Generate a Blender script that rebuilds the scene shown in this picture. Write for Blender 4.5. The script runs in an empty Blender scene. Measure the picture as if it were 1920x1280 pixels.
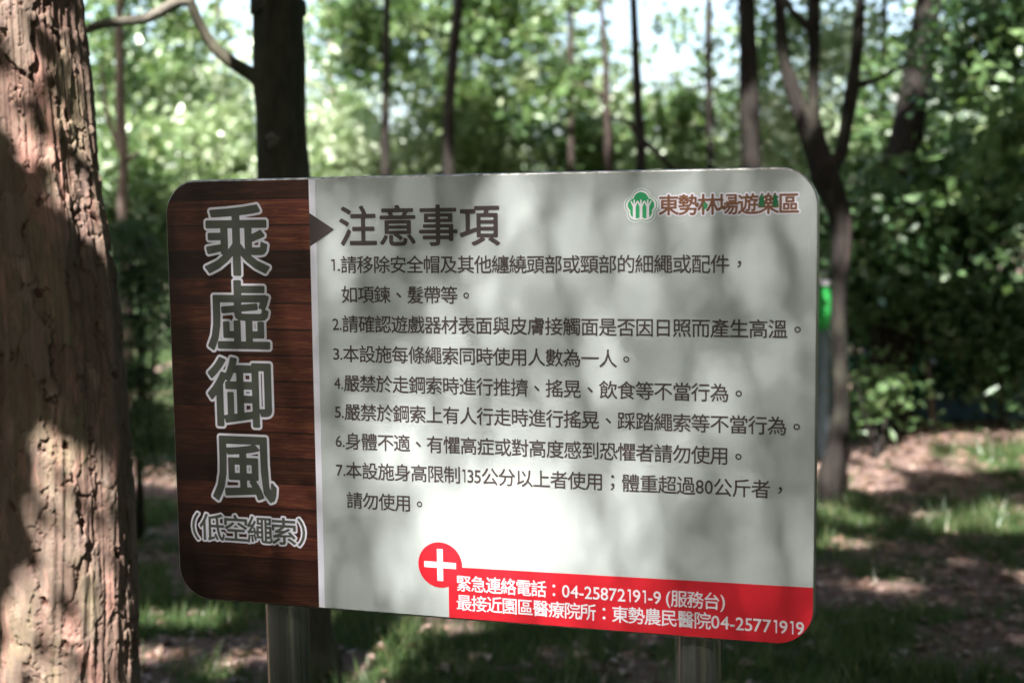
import bpy, math
import numpy as np
from math import sin, cos, pi, radians

rng = np.random.default_rng(11)
SC = bpy.context.scene
COL = SC.collection

# ------------------------------------------------------------------ camera
F = 2400.0                                   # focal length in photo pixels (1920 wide)
UP = np.array([-0.01243598, -0.99531912, -0.0958394]); UP /= np.linalg.norm(UP)
AY = np.array([0, 0, 1.0]) - UP * UP[2]; AY /= np.linalg.norm(AY)
AX = np.cross(AY, UP)                        # camera basis: x right, y down, z forward
if AX[0] < 0: AX = -AX
B = np.array([AX, AY, UP])                   # camera axes -> world axes
CAMZ = 1.55
CAM = np.array([0, 0, CAMZ])
def c2w(v): return B @ np.asarray(v, float)
def P(px, py, Y):
    """point at world depth Y that stands on the sight line of photo pixel (px, py)"""
    d = c2w([(px - 960) / F, (py - 640) / F, 1.0])
    return CAM + d * (Y / d[1])

cam_data = bpy.data.cameras.new("camera")
cam = bpy.data.objects.new("camera", cam_data); COL.objects.link(cam)
from mathutils import Matrix, Vector
rx, ry, rz = c2w([1, 0, 0]), c2w([0, -1, 0]), c2w([0, 0, -1])
M = Matrix(((rx[0], ry[0], rz[0], 0), (rx[1], ry[1], rz[1], 0), (rx[2], ry[2], rz[2], CAMZ), (0, 0, 0, 1)))
cam.matrix_world = M
cam_data.sensor_width = 36.0
cam_data.lens = F / 1920 * 36.0
cam_data.clip_start = 0.05; cam_data.clip_end = 600
cam_data.dof.use_dof = True
cam_data.dof.focus_distance = 2.3
cam_data.dof.aperture_fstop = 2.3
cam_data.dof.aperture_blades = 7
SC.camera = cam

# ------------------------------------------------------------------ light
SUN_EL = radians(50); SUN_AZ = radians(196)  # azimuth of the sun measured from +Y towards +X
S = np.array([sin(SUN_AZ) * cos(SUN_EL), cos(SUN_AZ) * cos(SUN_EL), sin(SUN_EL)])
world = bpy.data.worlds.new("World"); SC.world = world; world.use_nodes = True
wn = world.node_tree.nodes; wl = world.node_tree.links
bg = wn.get("Background") or wn.new("ShaderNodeBackground")
sky = wn.new("ShaderNodeTexSky"); sky.sky_type = 'NISHITA'; sky.sun_disc = False
sky.sun_elevation = SUN_EL; sky.sun_rotation = SUN_AZ; sky.air_density = 1.0; sky.dust_density = 5.0
wl.new(sky.outputs[0], bg.inputs[0]); bg.inputs[1].default_value = 0.15
sd = bpy.data.lights.new("sun", 'SUN'); sd.energy = 5.0; sd.angle = radians(0.55); sd.color = (1, 0.965, 0.93)
sun = bpy.data.objects.new("sun", sd); COL.objects.link(sun)
sun.rotation_euler = Vector(S).to_track_quat('Z', 'Y').to_euler()
SC.view_settings.view_transform = 'Standard'; SC.view_settings.look = 'None'
SC.view_settings.exposure = 2.1; SC.view_settings.gamma = 1.0
SC.view_settings.use_curve_mapping = False
SC.cycles.max_bounces = 6; SC.cycles.diffuse_bounces = 3; SC.cycles.glossy_bounces = 2
SC.cycles.transmission_bounces = 4; SC.cycles.transparent_max_bounces = 4
SC.cycles.sample_clamp_indirect = 6.0
SC.cycles.use_denoising = True

# ------------------------------------------------------------------ helpers
def link(o, parent=None):
    COL.objects.link(o)
    if parent is not None: o.parent = parent
    return o
def tag(o, label=None, cat=None, group=None, kind=None):
    if label: o["label"] = label
    if cat: o["category"] = cat
    if group: o["group"] = group
    if kind: o["kind"] = kind
    return o
def empty(name, loc, label, cat, group=None):
    o = bpy.data.objects.new(name, None); o.empty_display_size = 0.1
    o.location = Vector([float(c) for c in loc]); link(o)
    return tag(o, label, cat, group)
def mesh_np(name, V, Fc, mat, parent=None, smooth=False, attrs=None, offset=None):
    """V (n,3) array, Fc list of faces or (m,k) array"""
    me = bpy.data.meshes.new(name)
    V = np.asarray(V, np.float32)
    if parent is not None and offset is None:
        offset = world_loc(parent)
    if offset is not None: V = V - np.asarray(offset, np.float32)
    if isinstance(Fc, np.ndarray):
        m, k = Fc.shape
        me.vertices.add(len(V)); me.vertices.foreach_set("co", V.ravel())
        me.loops.add(m * k); me.loops.foreach_set("vertex_index", Fc.ravel().astype(np.int32))
        me.polygons.add(m); me.polygons.foreach_set("loop_start", np.arange(0, m * k, k, dtype=np.int32))
        me.polygons.foreach_set("loop_total", np.full(m, k, np.int32))
        me.update(calc_edges=True)
    else:
        me.from_pydata([tuple(map(float, v)) for v in V], [], [tuple(map(int, f)) for f in Fc])
    if smooth: me.polygons.foreach_set("use_smooth", np.ones(len(me.polygons), bool))
    if attrs:
        for k2, a in attrs.items():
            at = me.attributes.new(k2, 'FLOAT', 'POINT'); at.data.foreach_set("value", np.asarray(a, np.float32))
    me.materials.append(mat)
    o = bpy.data.objects.new(name, me); link(o, parent)
    return o
def world_loc(o):
    v = np.zeros(3)
    while o is not None:
        v += np.array(o.location); o = o.parent
    return v

class Merge:
    def __init__(s): s.V = []; s.F = []; s.n = 0; s.A = []
    def add(s, V, Fc, a=0.0):
        V = np.asarray(V, float); s.V.append(V); s.F += [tuple(i + s.n for i in f) for f in Fc]; s.n += len(V)
        s.A.append(np.full(len(V), a))
    def build(s, name, mat, parent=None, smooth=False, offset=None):
        return mesh_np(name, np.vstack(s.V), s.F, mat, parent, smooth, {"rnd": np.concatenate(s.A)}, offset)

def hash2(ix, iy, s=0):
    h = np.sin(ix * 127.1 + iy * 311.7 + s * 74.7) * 43758.5453
    return h - np.floor(h)
def vnoise(x, y, s=0):
    x = np.asarray(x, float); y = np.asarray(y, float)
    ix, iy = np.floor(x), np.floor(y); fx, fy = x - ix, y - iy
    fx = fx * fx * (3 - 2 * fx); fy = fy * fy * (3 - 2 * fy)
    a, b, c, d = hash2(ix, iy, s), hash2(ix + 1, iy, s), hash2(ix, iy + 1, s), hash2(ix + 1, iy + 1, s)
    return a + (b - a) * fx + (c - a) * fy + (a - b - c + d) * fx * fy
def fbm(x, y, s=0, o=4):
    t = 0; a = 0.5
    for i in range(o):
        t = t + a * vnoise(x * 2 ** i, y * 2 ** i, s + i * 3.3); a *= 0.5
    return t / (1 - 0.5 ** o)

# ------------------------------------------------------------------ materials
class NT:
    def __init__(s, name):
        s.m = bpy.data.materials.new(name); s.m.use_nodes = True
        s.n = s.m.node_tree.nodes; s.l = s.m.node_tree.links; s.n.clear()
        s.out = s.n.new("ShaderNodeOutputMaterial")
    def new(s, t, **k):
        nd = s.n.new("ShaderNode" + t)
        for a, v in k.items(): setattr(nd, a, v)
        return nd
    def put(s, sock, v):
        if isinstance(v, bpy.types.NodeSocket): s.l.new(v, sock)
        elif isinstance(v, bpy.types.Node): s.l.new(v.outputs[0], sock)
        else: sock.default_value = v
    def math(s, op, a, b=0.0, c=0.0, clamp=False):
        nd = s.new("Math", operation=op, use_clamp=clamp); s.put(nd.inputs[0], a); s.put(nd.inputs[1], b); s.put(nd.inputs[2], c)
        return nd.outputs[0]
    def mix(s, f, a, b, blend='MIX'):
        nd = s.new("Mix", data_type='RGBA', blend_type=blend); s.put(nd.inputs[0], f); s.put(nd.inputs[6], a); s.put(nd.inputs[7], b)
        return nd.outputs[2]
    def ramp(s, f, stops):
        nd = s.new("ValToRGB"); s.put(nd.inputs[0], f); e = nd.color_ramp.elements
        while len(e) > 1: e.remove(e[-1])
        for i, (p, c) in enumerate(stops):
            el = e[0] if i == 0 else e.new(p)
            el.position = p; el.color = c if len(c) == 4 else (*c, 1)
        return nd.outputs[0]
    def noise(s, scale, detail=4, rough=0.55, vec=None, dist=0.0):
        nd = s.new("TexNoise"); nd.inputs["Scale"].default_value = scale; nd.inputs["Detail"].default_value = detail
        nd.inputs["Roughness"].default_value = rough; nd.inputs["Distortion"].default_value = dist
        if vec is not None: s.put(nd.inputs["Vector"], vec)
        return nd.outputs[0]
    def obj(s, scale=(1, 1, 1)):
        tc = s.new("TexCoord"); mp = s.new("Mapping"); s.l.new(tc.outputs["Object"], mp.inputs[0]); mp.inputs["Scale"].default_value = scale
        return mp.outputs[0]
    def attr(s, name):
        nd = s.new("Attribute"); nd.attribute_name = name; return nd.outputs["Fac"]
    def bsdf(s, color, rough=0.6, metal=0.0, spec=0.5, bump=None, bstr=0.3, bdist=0.01, coat=0.0):
        nd = s.new("BsdfPrincipled"); s.put(nd.inputs["Base Color"], color if not isinstance(color, tuple) else (*color[:3], 1))
        s.put(nd.inputs["Roughness"], rough); s.put(nd.inputs["Metallic"], metal); s.put(nd.inputs["Specular IOR Level"], spec)
        if coat: nd.inputs["Coat Weight"].default_value = coat; nd.inputs["Coat Roughness"].default_value = 0.12
        if bump is not None:
            b = s.new("Bump"); b.inputs["Strength"].default_value = bstr; b.inputs["Distance"].default_value = bdist
            s.put(b.inputs["Height"], bump); s.l.new(b.outputs[0], nd.inputs["Normal"])
        s.l.new(nd.outputs[0], s.out.inputs[0]); return nd

def leaf_mat(name, stops, trans=0.45, gloss=0.05, grough=0.45):
    t = NT(name)
    col = t.ramp(t.attr("rnd"), stops)
    d = t.new("BsdfDiffuse"); t.put(d.inputs[0], col)
    tr = t.new("BsdfTranslucent"); t.put(tr.inputs[0], t.mix(0.4, col, (0.20, 0.32, 0.05, 1), 'MIX'))
    m = t.new("MixShader"); m.inputs[0].default_value = trans; t.l.new(d.outputs[0], m.inputs[1]); t.l.new(tr.outputs[0], m.inputs[2])
    g = t.new("BsdfGlossy"); g.inputs[1].default_value = grough; g.inputs[0].default_value = (0.9, 0.95, 0.9, 1)
    m2 = t.new("MixShader"); m2.inputs[0].default_value = gloss; t.l.new(m.outputs[0], m2.inputs[1]); t.l.new(g.outputs[0], m2.inputs[2])
    t.l.new(m2.outputs[0], t.out.inputs[0])
    return t.m
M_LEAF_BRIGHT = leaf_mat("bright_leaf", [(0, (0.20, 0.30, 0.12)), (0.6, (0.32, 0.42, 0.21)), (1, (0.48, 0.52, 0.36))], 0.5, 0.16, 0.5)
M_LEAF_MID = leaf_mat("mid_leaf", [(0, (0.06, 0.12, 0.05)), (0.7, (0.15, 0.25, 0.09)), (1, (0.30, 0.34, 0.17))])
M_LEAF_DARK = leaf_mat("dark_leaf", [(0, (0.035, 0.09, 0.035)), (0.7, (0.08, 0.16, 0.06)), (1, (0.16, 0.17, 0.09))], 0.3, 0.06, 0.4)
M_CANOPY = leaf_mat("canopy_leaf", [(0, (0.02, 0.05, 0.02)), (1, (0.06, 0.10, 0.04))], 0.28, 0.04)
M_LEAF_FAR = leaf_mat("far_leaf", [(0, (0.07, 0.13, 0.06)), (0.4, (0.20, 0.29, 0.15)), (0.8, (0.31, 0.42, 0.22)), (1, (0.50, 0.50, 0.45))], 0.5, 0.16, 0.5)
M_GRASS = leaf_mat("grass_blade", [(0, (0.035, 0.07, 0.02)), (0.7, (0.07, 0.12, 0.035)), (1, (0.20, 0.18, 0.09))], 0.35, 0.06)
M_LITTER = leaf_mat("dead_leaf", [(0, (0.14, 0.075, 0.05)), (0.5, (0.26, 0.16, 0.12)), (1, (0.42, 0.31, 0.26))], 0.15, 0.05)

def bark_simple(name, c1, c2, lich=None):
    t = NT(name); v = t.obj((1, 1, 0.22))
    n = t.noise(38, 6, 0.65, v); n2 = t.noise(5, 3, 0.5, t.obj())
    col = t.ramp(n, [(0.3, c1), (0.7, c2)])
    if lich: col = t.mix(t.math('MULTIPLY', t.ramp(n2, [(0.5, (0, 0, 0)), (0.62, (1, 1, 1))]), 0.6), col, (*lich, 1))
    t.bsdf(col, 0.9, spec=0.2, bump=n, bstr=0.7, bdist=0.02); return t.m
M_BARK_DARK = bark_simple("dark_bark", (0.014, 0.012, 0.011), (0.038, 0.031, 0.027), (0.05, 0.05, 0.036))
M_BARK_FAR = bark_simple("grey_brown_bark", (0.022, 0.017, 0.015), (0.065, 0.048, 0.042))
M_BARK_PALE = bark_simple("pale_pinkish_bark", (0.18, 0.13, 0.11), (0.36, 0.28, 0.24))
M_BARK_OLIVE = bark_simple("smooth_olive_bark", (0.045, 0.042, 0.03), (0.095, 0.088, 0.062), (0.13, 0.13, 0.09))

M_BARK_KNOT = bark_simple("knot_bark", (0.10, 0.092, 0.072), (0.22, 0.20, 0.165))
def bark_pine():
    t = NT("flaky_pink_brown_bark")
    crack = t.attr("crack"); plate = t.attr("plate")
    v = t.obj((1, 1, 0.4)); n = t.noise(60, 6, 0.7, v); n2 = t.noise(9, 4, 0.6, t.obj((1, 1, 0.35))); n3 = t.noise(260, 3, 0.6, t.obj())
    col = t.ramp(plate, [(0, (0.14, 0.08, 0.065)), (0.35, (0.19, 0.125, 0.10)), (0.65, (0.165, 0.13, 0.10)), (1, (0.24, 0.17, 0.15))])
    col = t.mix(t.ramp(n, [(0.35, (0, 0, 0)), (0.7, (0.75, 0.75, 0.75))]), col, (0.22, 0.14, 0.105, 1))
    col = t.mix(t.math('MULTIPLY', t.ramp(n2, [(0.52, (0, 0, 0)), (0.66, (1, 1, 1))]), 0.38), col, (0.32, 0.28, 0.16, 1))
    n4 = t.noise(14, 3, 0.6, t.obj((1, 1, 0.3)))
    col = t.mix(t.math('MULTIPLY', t.ramp(n4, [(0.56, (0, 0, 0)), (0.64, (1, 1, 1))]), 0.5), col, (0.46, 0.24, 0.19, 1))
    col = t.mix(crack, col, (0.10, 0.048, 0.035, 1))
    h = t.math('ADD', t.math('MULTIPLY', n, 1.0), t.math('MULTIPLY', n3, 0.25))
    t.bsdf(col, 0.85, spec=0.25, bump=h, bstr=0.55, bdist=0.006); return t.m
M_PINE = bark_pine()

def flat(name, c, rough=0.42, spec=0.5, speck=0.0, coat=0.0, grime=False):
    t = NT(name); col = (*c, 1)
    if speck:
        n = t.noise(90, 4, 0.7, t.obj()); n2 = t.noise(5, 3, 0.5, t.obj())
        col = t.mix(t.math('MULTIPLY', n, speck), col, (c[0] * 1.35, c[1] * 1.33, c[2] * 1.3, 1))
        col = t.mix(t.math('MULTIPLY', n2, speck), col, (c[0] * .82, c[1] * .84, c[2] * .84, 1))
        v = t.new("TexVoronoi"); v.inputs["Scale"].default_value = 42; t.put(v.inputs["Vector"], t.obj())
        dots = t.math('LESS_THAN', v.outputs["Distance"], 0.05)
        sel = t.math('GREATER_THAN', t.noise(42, 0, 0.5, t.obj()), 0.6)
        col = t.mix(t.math('MULTIPLY', t.math('MULTIPLY', dots, sel), 0.5), col, (0.12, 0.11, 0.09, 1))
    if grime:
        st_ = t.noise(16, 5, 0.65, t.obj((1, 1, 0.06))); cl = t.noise(3.2, 5, 0.6, t.obj())
        f = t.math('MULTIPLY', t.ramp(st_, [(0.5, (0, 0, 0)), (0.8, (1, 1, 1))]), t.ramp(cl, [(0.4, (0, 0, 0)), (0.7, (1, 1, 1))]))
        col = t.mix(t.math('MULTIPLY', f, 0.35), col, (0.30, 0.29, 0.25, 1))
        sc = t.noise(5, 2, 0.5, t.obj((30, 1, 4)), 0.4); col = t.mix(t.ramp(sc, [(0.735, (0, 0, 0)), (0.745, (0.25, 0.25, 0.25))]), col, (0.65, 0.66, 0.64, 1))
    t.bsdf(col, rough, spec=spec, coat=coat); return t.m
M_FACE = flat("grey_green_print", (0.465, 0.50, 0.488), 0.45, 0.4, 0.35, grime=True)
M_INK = flat("dark_brown_ink", (0.068, 0.052, 0.05), 0.5, 0.3)
M_LOGO = flat("brown_ink", (0.20, 0.088, 0.05), 0.5, 0.3)
M_TITLE = flat("olive_grey_ink", (0.085, 0.092, 0.075), 0.5, 0.3)
M_WHITE = flat("pale_lilac_print", (0.76, 0.74, 0.82), 0.45, 0.4)
M_WHITE2 = flat("white_print", (0.78, 0.74, 0.78), 0.45, 0.4)
M_RED = flat("red_print", (0.62, 0.018, 0.03), 0.42, 0.4, 0.1)
M_GREEN = flat("green_ink", (0.03, 0.34, 0.13), 0.5, 0.3)
M_DGREEN = flat("deep_green_ink", (0.015, 0.16, 0.06), 0.5, 0.3)

def steel(name, base, rough, metal=1.0):
    t = NT(name); n = t.noise(70, 4, 0.6, t.obj((1, 1, 0.012))); n2 = t.noise(160, 4, 0.65, t.obj())
    col = t.mix(t.ramp(n, [(0.38, (0, 0, 0)), (0.62, (1, 1, 1))]), (base[0] * 1.25, base[1] * 1.25, base[2] * 1.25, 1), (base[0] * .62, base[1] * .6, base[2] * .58, 1))  # vertical highlights painted into the steel colour as light and dark streaks
    col = t.mix(t.ramp(n2, [(0.66, (0, 0, 0)), (0.72, (.7, .7, .7))]), col, (0.12, 0.075, 0.05, 1))
    t.bsdf(col, rough, metal, bump=n2, bstr=0.06, bdist=0.002); return t.m
M_STEEL = steel("weathered_stainless_steel", (0.50, 0.49, 0.48), 0.25, 0.9)
M_RIM = steel("thin_metal_rim", (0.6, 0.58, 0.55), 0.38)

def wood_print():
    t = NT("printed_dark_red_wood")
    tc = t.new("TexCoord"); sx = t.new("SeparateXYZ"); t.l.new(tc.outputs["Object"], sx.inputs[0])
    X, Z = sx.outputs[0], sx.outputs[2]           # sign-local metres; Z from the bottom edge
    k = t.math('DIVIDE', t.math('SUBTRACT', 0.8024 - 0.036 + 0.0482 * 2, Z), 0.0482)
    idx = t.math('FLOOR', k); fr = t.math('FRACT', k)
    wn_ = t.new("TexWhiteNoise", noise_dimensions='1D'); t.put(wn_.inputs["W"], idx)
    rv = wn_.outputs[0]
    cb = t.new("CombineXYZ"); t.put(cb.inputs[0], t.math('ADD', X, t.math('MULTIPLY', idx, 3.7))); t.put(cb.inputs[2], t.math('MULTIPLY', Z, 14.0)); t.put(cb.inputs[1], idx)
    g = t.noise(9, 7, 0.7, cb.outputs[0], 1.6); g2 = t.noise(60, 4, 0.6, cb.outputs[0], 0.3)
    col = t.ramp(g, [(0.28, (0.035, 0.009, 0.007)), (0.5, (0.085, 0.021, 0.013)), (0.72, (0.25, 0.095, 0.042))])
    col = t.mix(t.math('MULTIPLY', g2, 0.45), col, (0.05, 0.012, 0.008, 1))
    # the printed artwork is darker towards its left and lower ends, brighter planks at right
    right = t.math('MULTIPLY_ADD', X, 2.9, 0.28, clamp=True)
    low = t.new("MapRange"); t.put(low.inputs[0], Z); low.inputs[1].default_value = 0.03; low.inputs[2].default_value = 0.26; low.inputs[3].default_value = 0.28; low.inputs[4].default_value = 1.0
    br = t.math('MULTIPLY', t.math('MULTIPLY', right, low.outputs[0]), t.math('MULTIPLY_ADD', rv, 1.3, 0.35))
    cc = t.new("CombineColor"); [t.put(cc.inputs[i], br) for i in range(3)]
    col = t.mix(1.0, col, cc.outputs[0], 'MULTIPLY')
    line = t.math('MAXIMUM', t.math('LESS_THAN', fr, 0.055), t.math('GREATER_THAN', fr, 0.985))
    col = t.mix(t.math('MULTIPLY', line, 0.9), col, (0.012, 0.004, 0.004, 1))
    t.bsdf(col, 0.42, spec=0.4); return t.m
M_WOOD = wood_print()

def ground_mat():
    t = NT("earth_and_moss")
    n = t.noise(1.6, 6, 0.62, t.obj()); n2 = t.noise(24, 6, 0.7, t.obj()); n3 = t.noise(0.5, 3, 0.5, t.obj())
    col = t.ramp(n2, [(0.3, (0.09, 0.058, 0.046)), (0.7, (0.24, 0.165, 0.145))])
    gr = t.ramp(n2, [(0.3, (0.022, 0.045, 0.014)), (0.7, (0.06, 0.09, 0.03))])
    col = t.mix(t.ramp(t.math('MULTIPLY_ADD', n2, 0.12, t.attr('cover')), [(0.47, (0, 0, 0)), (0.56, (1, 1, 1))]), col, gr)
    t.bsdf(col, 0.95, spec=0.15, bump=n2, bstr=0.8, bdist=0.03); return t.m
M_GROUND = ground_mat()
#@@SPLIT_SIGN
# ================================================================== SIGN
W_, H_ = 1.2, 0.8024
T0 = np.array([-0.65428521, -0.30187308, 2.40436742])
RT = c2w([0.96074495, 0.01467269, -0.27704486]); RT[2] = 0; RT /= np.linalg.norm(RT)
TOPLEFT = CAM + c2w(T0)
NRM = np.array([RT[1], -RT[0], 0.0])         # towards the camera
if NRM[1] > 0: NRM = -NRM
sign_base = TOPLEFT + RT * 0.6; sign_base = np.array([sign_base[0], sign_base[1], 0.0])
Z0 = TOPLEFT[2] - H_                          # height of the lower edge
ang = math.atan2(RT[1], RT[0])
sign = empty("information_sign", sign_base, "grey and dark red notice board with Chinese rules, on two round steel posts", "sign board")
sign.rotation_euler[2] = ang
# sign-local frame: x along the board (centre 0), -y towards the camera, z up
def local_mesh(name, V, Fc, mat, parent, loc=(0, 0, 0), smooth=False):
    me = bpy.data.meshes.new(name)
    me.from_pydata([tuple(map(float, v)) for v in V], [], [tuple(map(int, f)) for f in Fc])
    if smooth: me.polygons.foreach_set("use_smooth", np.ones(len(me.polygons), bool))
    me.materials.append(mat); o = bpy.data.objects.new(name, me); o.location = loc; link(o, parent); return o
def mm(u, v, lift=0.0):
    """board millimetres (right, down from the top left) -> panel-local point"""
    return (u / 1000.0, -lift, H_ - v / 1000.0)
def round_rect(x0, y0, x1, y1, r, corners=(1, 1, 1, 1), n=14):
    """mm, order TL TR BR BL going clockwise"""
    pts = []
    cs = [(x0 + r, y0 + r, pi, 1.5 * pi), (x1 - r, y0 + r, 1.5 * pi, 2 * pi), (x1 - r, y1 - r, 0, .5 * pi), (x0 + r, y1 - r, .5 * pi, pi)]
    raw = [(x0, y0), (x1, y0), (x1, y1), (x0, y1)]
    for i, (cx, cy, a0, a1) in enumerate(cs):
        if corners[i]:
            for k in range(n + 1):
                a = a0 + (a1 - a0) * k / n; pts.append((cx + r * cos(a), cy + r * sin(a)))
        else: pts.append(raw[i])
    return pts
R_C = 66
# panel body: rounded plate with a small rolled edge
TH = 0.014; bev = 0.006
rings = []
prof = [(bev * (1 - sin(a)), bev * (1 - cos(a))) for a in np.linspace(0, pi / 2, 5)]   # (inset, depth)
prof = [(i, d) for i, d in prof]
for ins, dep in prof: rings.append((ins * 1000, dep))
rings += [(0, TH - bev), (1.5, TH)]
V = []; Fc = []
nr = None
for ins, dep in rings:
    pts = round_rect(ins, ins, 1200 - ins, H_ * 1000 - ins, R_C - ins)
    nr = len(pts)
    for u, v in pts: V.append((u / 1000, dep, H_ - v / 1000))
for k in range(len(rings) - 1):
    for i in range(nr):
        j = (i + 1) % nr; Fc.append((k * nr + i, k * nr + j, (k + 1) * nr + j, (k + 1) * nr + i))
Fc.append(tuple(range(nr - 1, -1, -1))); Fc.append(tuple((len(rings) - 1) * nr + i for i in range(nr)))
panel = local_mesh("panel", V, Fc, M_RIM, sign, (-0.6, 0, Z0))
def sheet(name, pts, mat, lift, hole=None):
    V = [mm(u, v, lift) for u, v in pts]
    return local_mesh(name, V, [tuple(range(len(V) - 1, -1, -1))], mat, panel)
e = 4.0
HB = H_ * 1000
fc = [p for p in round_rect(e, e, 1200 - e, HB - e, R_C - e)]
sheet("print_face", fc, M_FACE, 0.0004)
left = [p for p in fc if p[0] < 297]
tl = [p for p in left if p[1] < 200]; bl = [p for p in left if p[1] >= 200]
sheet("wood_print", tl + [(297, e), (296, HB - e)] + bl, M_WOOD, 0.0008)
sheet("white_stripe", [(297, e), (310, e), (307, HB - e), (295, HB - e)], M_WHITE, 0.0011)
sheet("arrow_mark", [(296.5, 64), (345, 94.5), (297, 125)], M_INK, 0.0014)
# red banner with the round badge
sheet("red_banner", [(552, 704.5)] + [(1200 - e, 698.5)] + [p for p in fc if p[0] > 600 and p[1] > 700] + [(552, HB - e)], M_RED, 0.0008)
cx, cy = 536.5, 702
sheet("red_badge", [(cx + 42 * cos(a), cy + 42 * sin(a)) for a in np.linspace(0, 2 * pi, 64, endpoint=False)], M_RED, 0.0011)
a_, b_ = 5.6, 30.5
sheet("white_cross", [(cx + x, cy + y) for x, y in [(-a_, -b_ + 1), (a_, -b_ + 1), (a_, -a_), (b_, -a_), (b_, a_), (a_, a_), (a_, b_ - 1), (-a_, b_ - 1), (-a_, a_), (-b_, a_), (-b_, -a_), (-a_, -a_)]], M_WHITE2, 0.0015)

# ---- lettering
_cache = {}; _raw = {}
def raw_glyph(ch):
    if ch in _raw: return _raw[ch]
    if ch == '1':
        z_, _ = raw_glyph('0'); h = z_[:, 1].max(); w = (z_[:, 0].max() - z_[:, 0].min()) * 0.13
        _raw[ch] = (np.array([(0, 0), (w, 0), (w, h), (-w * 1.5, h), (-w * 2.1, h * 0.87), (0, h * 0.87)]), [(0, 1, 2, 3, 4, 5)]); return _raw[ch]
    cu = bpy.data.curves.new("glyph", 'FONT'); cu.body = ch; cu.size = 1.0; cu.resolution_u = 3; cu.fill_mode = 'FRONT'
    ob = bpy.data.objects.new("glyph", cu); COL.objects.link(ob)
    dg = bpy.context.evaluated_depsgraph_get(); me = bpy.data.meshes.new_from_object(ob.evaluated_get(dg))
    V = np.zeros(len(me.vertices) * 3); me.vertices.foreach_get("co", V); V = V.reshape(-1, 3)[:, :2]
    Fs = [tuple(p.vertices) for p in me.polygons]
    bpy.data.objects.remove(ob); bpy.data.curves.remove(cu); bpy.data.meshes.remove(me)
    _raw[ch] = (V, Fs); return _raw[ch]
def glyph(ch, off, res=64):
    """the letter's outline grown by off (em): distance field + marching squares"""
    if off <= 0: return raw_glyph(ch)
    key = (ch, round(off, 4), res)
    if key in _cache: return _cache[key]
    V, Fs = raw_glyph(ch)
    cnt = {}
    for f in Fs:
        for i in range(len(f)):
            a_, b_ = f[i], f[(i + 1) % len(f)]; k = (min(a_, b_), max(a_, b_)); cnt[k] = cnt.get(k, 0) + 1
    E = np.array([k for k, c in cnt.items() if c == 1]); A = V[E[:, 0]]; Bq = V[E[:, 1]]
    lo = V.min(0) - off * 1.3 - 0.02; hi = V.max(0) + off * 1.3 + 0.02
    st = 1.0 / res; nx, ny = int((hi[0] - lo[0]) / st) + 2, int((hi[1] - lo[1]) / st) + 2
    gx = lo[0] + np.arange(nx) * st + 1.3e-5; gy = lo[1] + np.arange(ny) * st + 1.7e-5
    D = np.empty((ny, nx)); ab = Bq - A; L2 = (ab ** 2).sum(1) + 1e-12
    for j in range(ny):
        px_ = gx[:, None] - A[:, 0]; py_ = gy[j] - A[:, 1]
        t = np.clip((px_ * ab[:, 0] + py_ * ab[:, 1]) / L2, 0, 1)
        d = np.sqrt(((px_ - t * ab[:, 0]) ** 2 + (py_ - t * ab[:, 1]) ** 2).min(1))
        cr = (A[:, 1] > gy[j]) != (Bq[:, 1] > gy[j])
        xi = A[cr, 0] + (gy[j] - A[cr, 1]) / (ab[cr, 1]) * ab[cr, 0]
        ins = ((xi[None, :] > gx[:, None]).sum(1) % 2) == 1
        D[j] = np.where(ins, -d, d) - off
    VV = []; FF = []
    def vid(x, y): VV.append((x, y)); return len(VV) - 1
    I = D < 0
    for j in range(ny - 1):
        i = 0
        full = I[j, :-1] & I[j, 1:] & I[j + 1, :-1] & I[j + 1, 1:]
        anyc = I[j, :-1] | I[j, 1:] | I[j + 1, :-1] | I[j + 1, 1:]
        while i < nx - 1:
            if full[i]:
                i2 = i
                while i2 < nx - 2 and full[i2 + 1]: i2 += 1
                FF.append((vid(gx[i], gy[j]), vid(gx[i2 + 1], gy[j]), vid(gx[i2 + 1], gy[j + 1]), vid(gx[i], gy[j + 1]))); i = i2 + 1; continue
            if anyc[i]:
                c = [(i, j), (i + 1, j), (i + 1, j + 1), (i, j + 1)]; ds = [D[b2, a2] for a2, b2 in c]; poly = []
                for q in range(4):
                    (a2, b2), (a3, b3) = c[q], c[(q + 1) % 4]; d0, d1 = ds[q], ds[(q + 1) % 4]
                    if d0 < 0: poly.append((gx[a2], gy[b2]))
                    if (d0 < 0) != (d1 < 0):
                        t = d0 / (d0 - d1); poly.append((gx[a2] + (gx[a3] - gx[a2]) * t, gy[b2] + (gy[b3] - gy[b2]) * t))
                if len(poly) >= 3: FF.append(tuple(vid(*p) for p in poly))
            i += 1
    _cache[key] = (np.array(VV), FF); return _cache[key]
ref_V, _ = glyph("國", 0.0)
EM = (ref_V[:, 0].max() - ref_V[:, 0].min()) / 0.84; CX0 = (ref_V[:, 0].max() + ref_V[:, 0].min()) / 2; CY0 = (ref_V[:, 1].max() + ref_V[:, 1].min()) / 2
def cjk(ch): return ord(ch) > 0x2000
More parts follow.
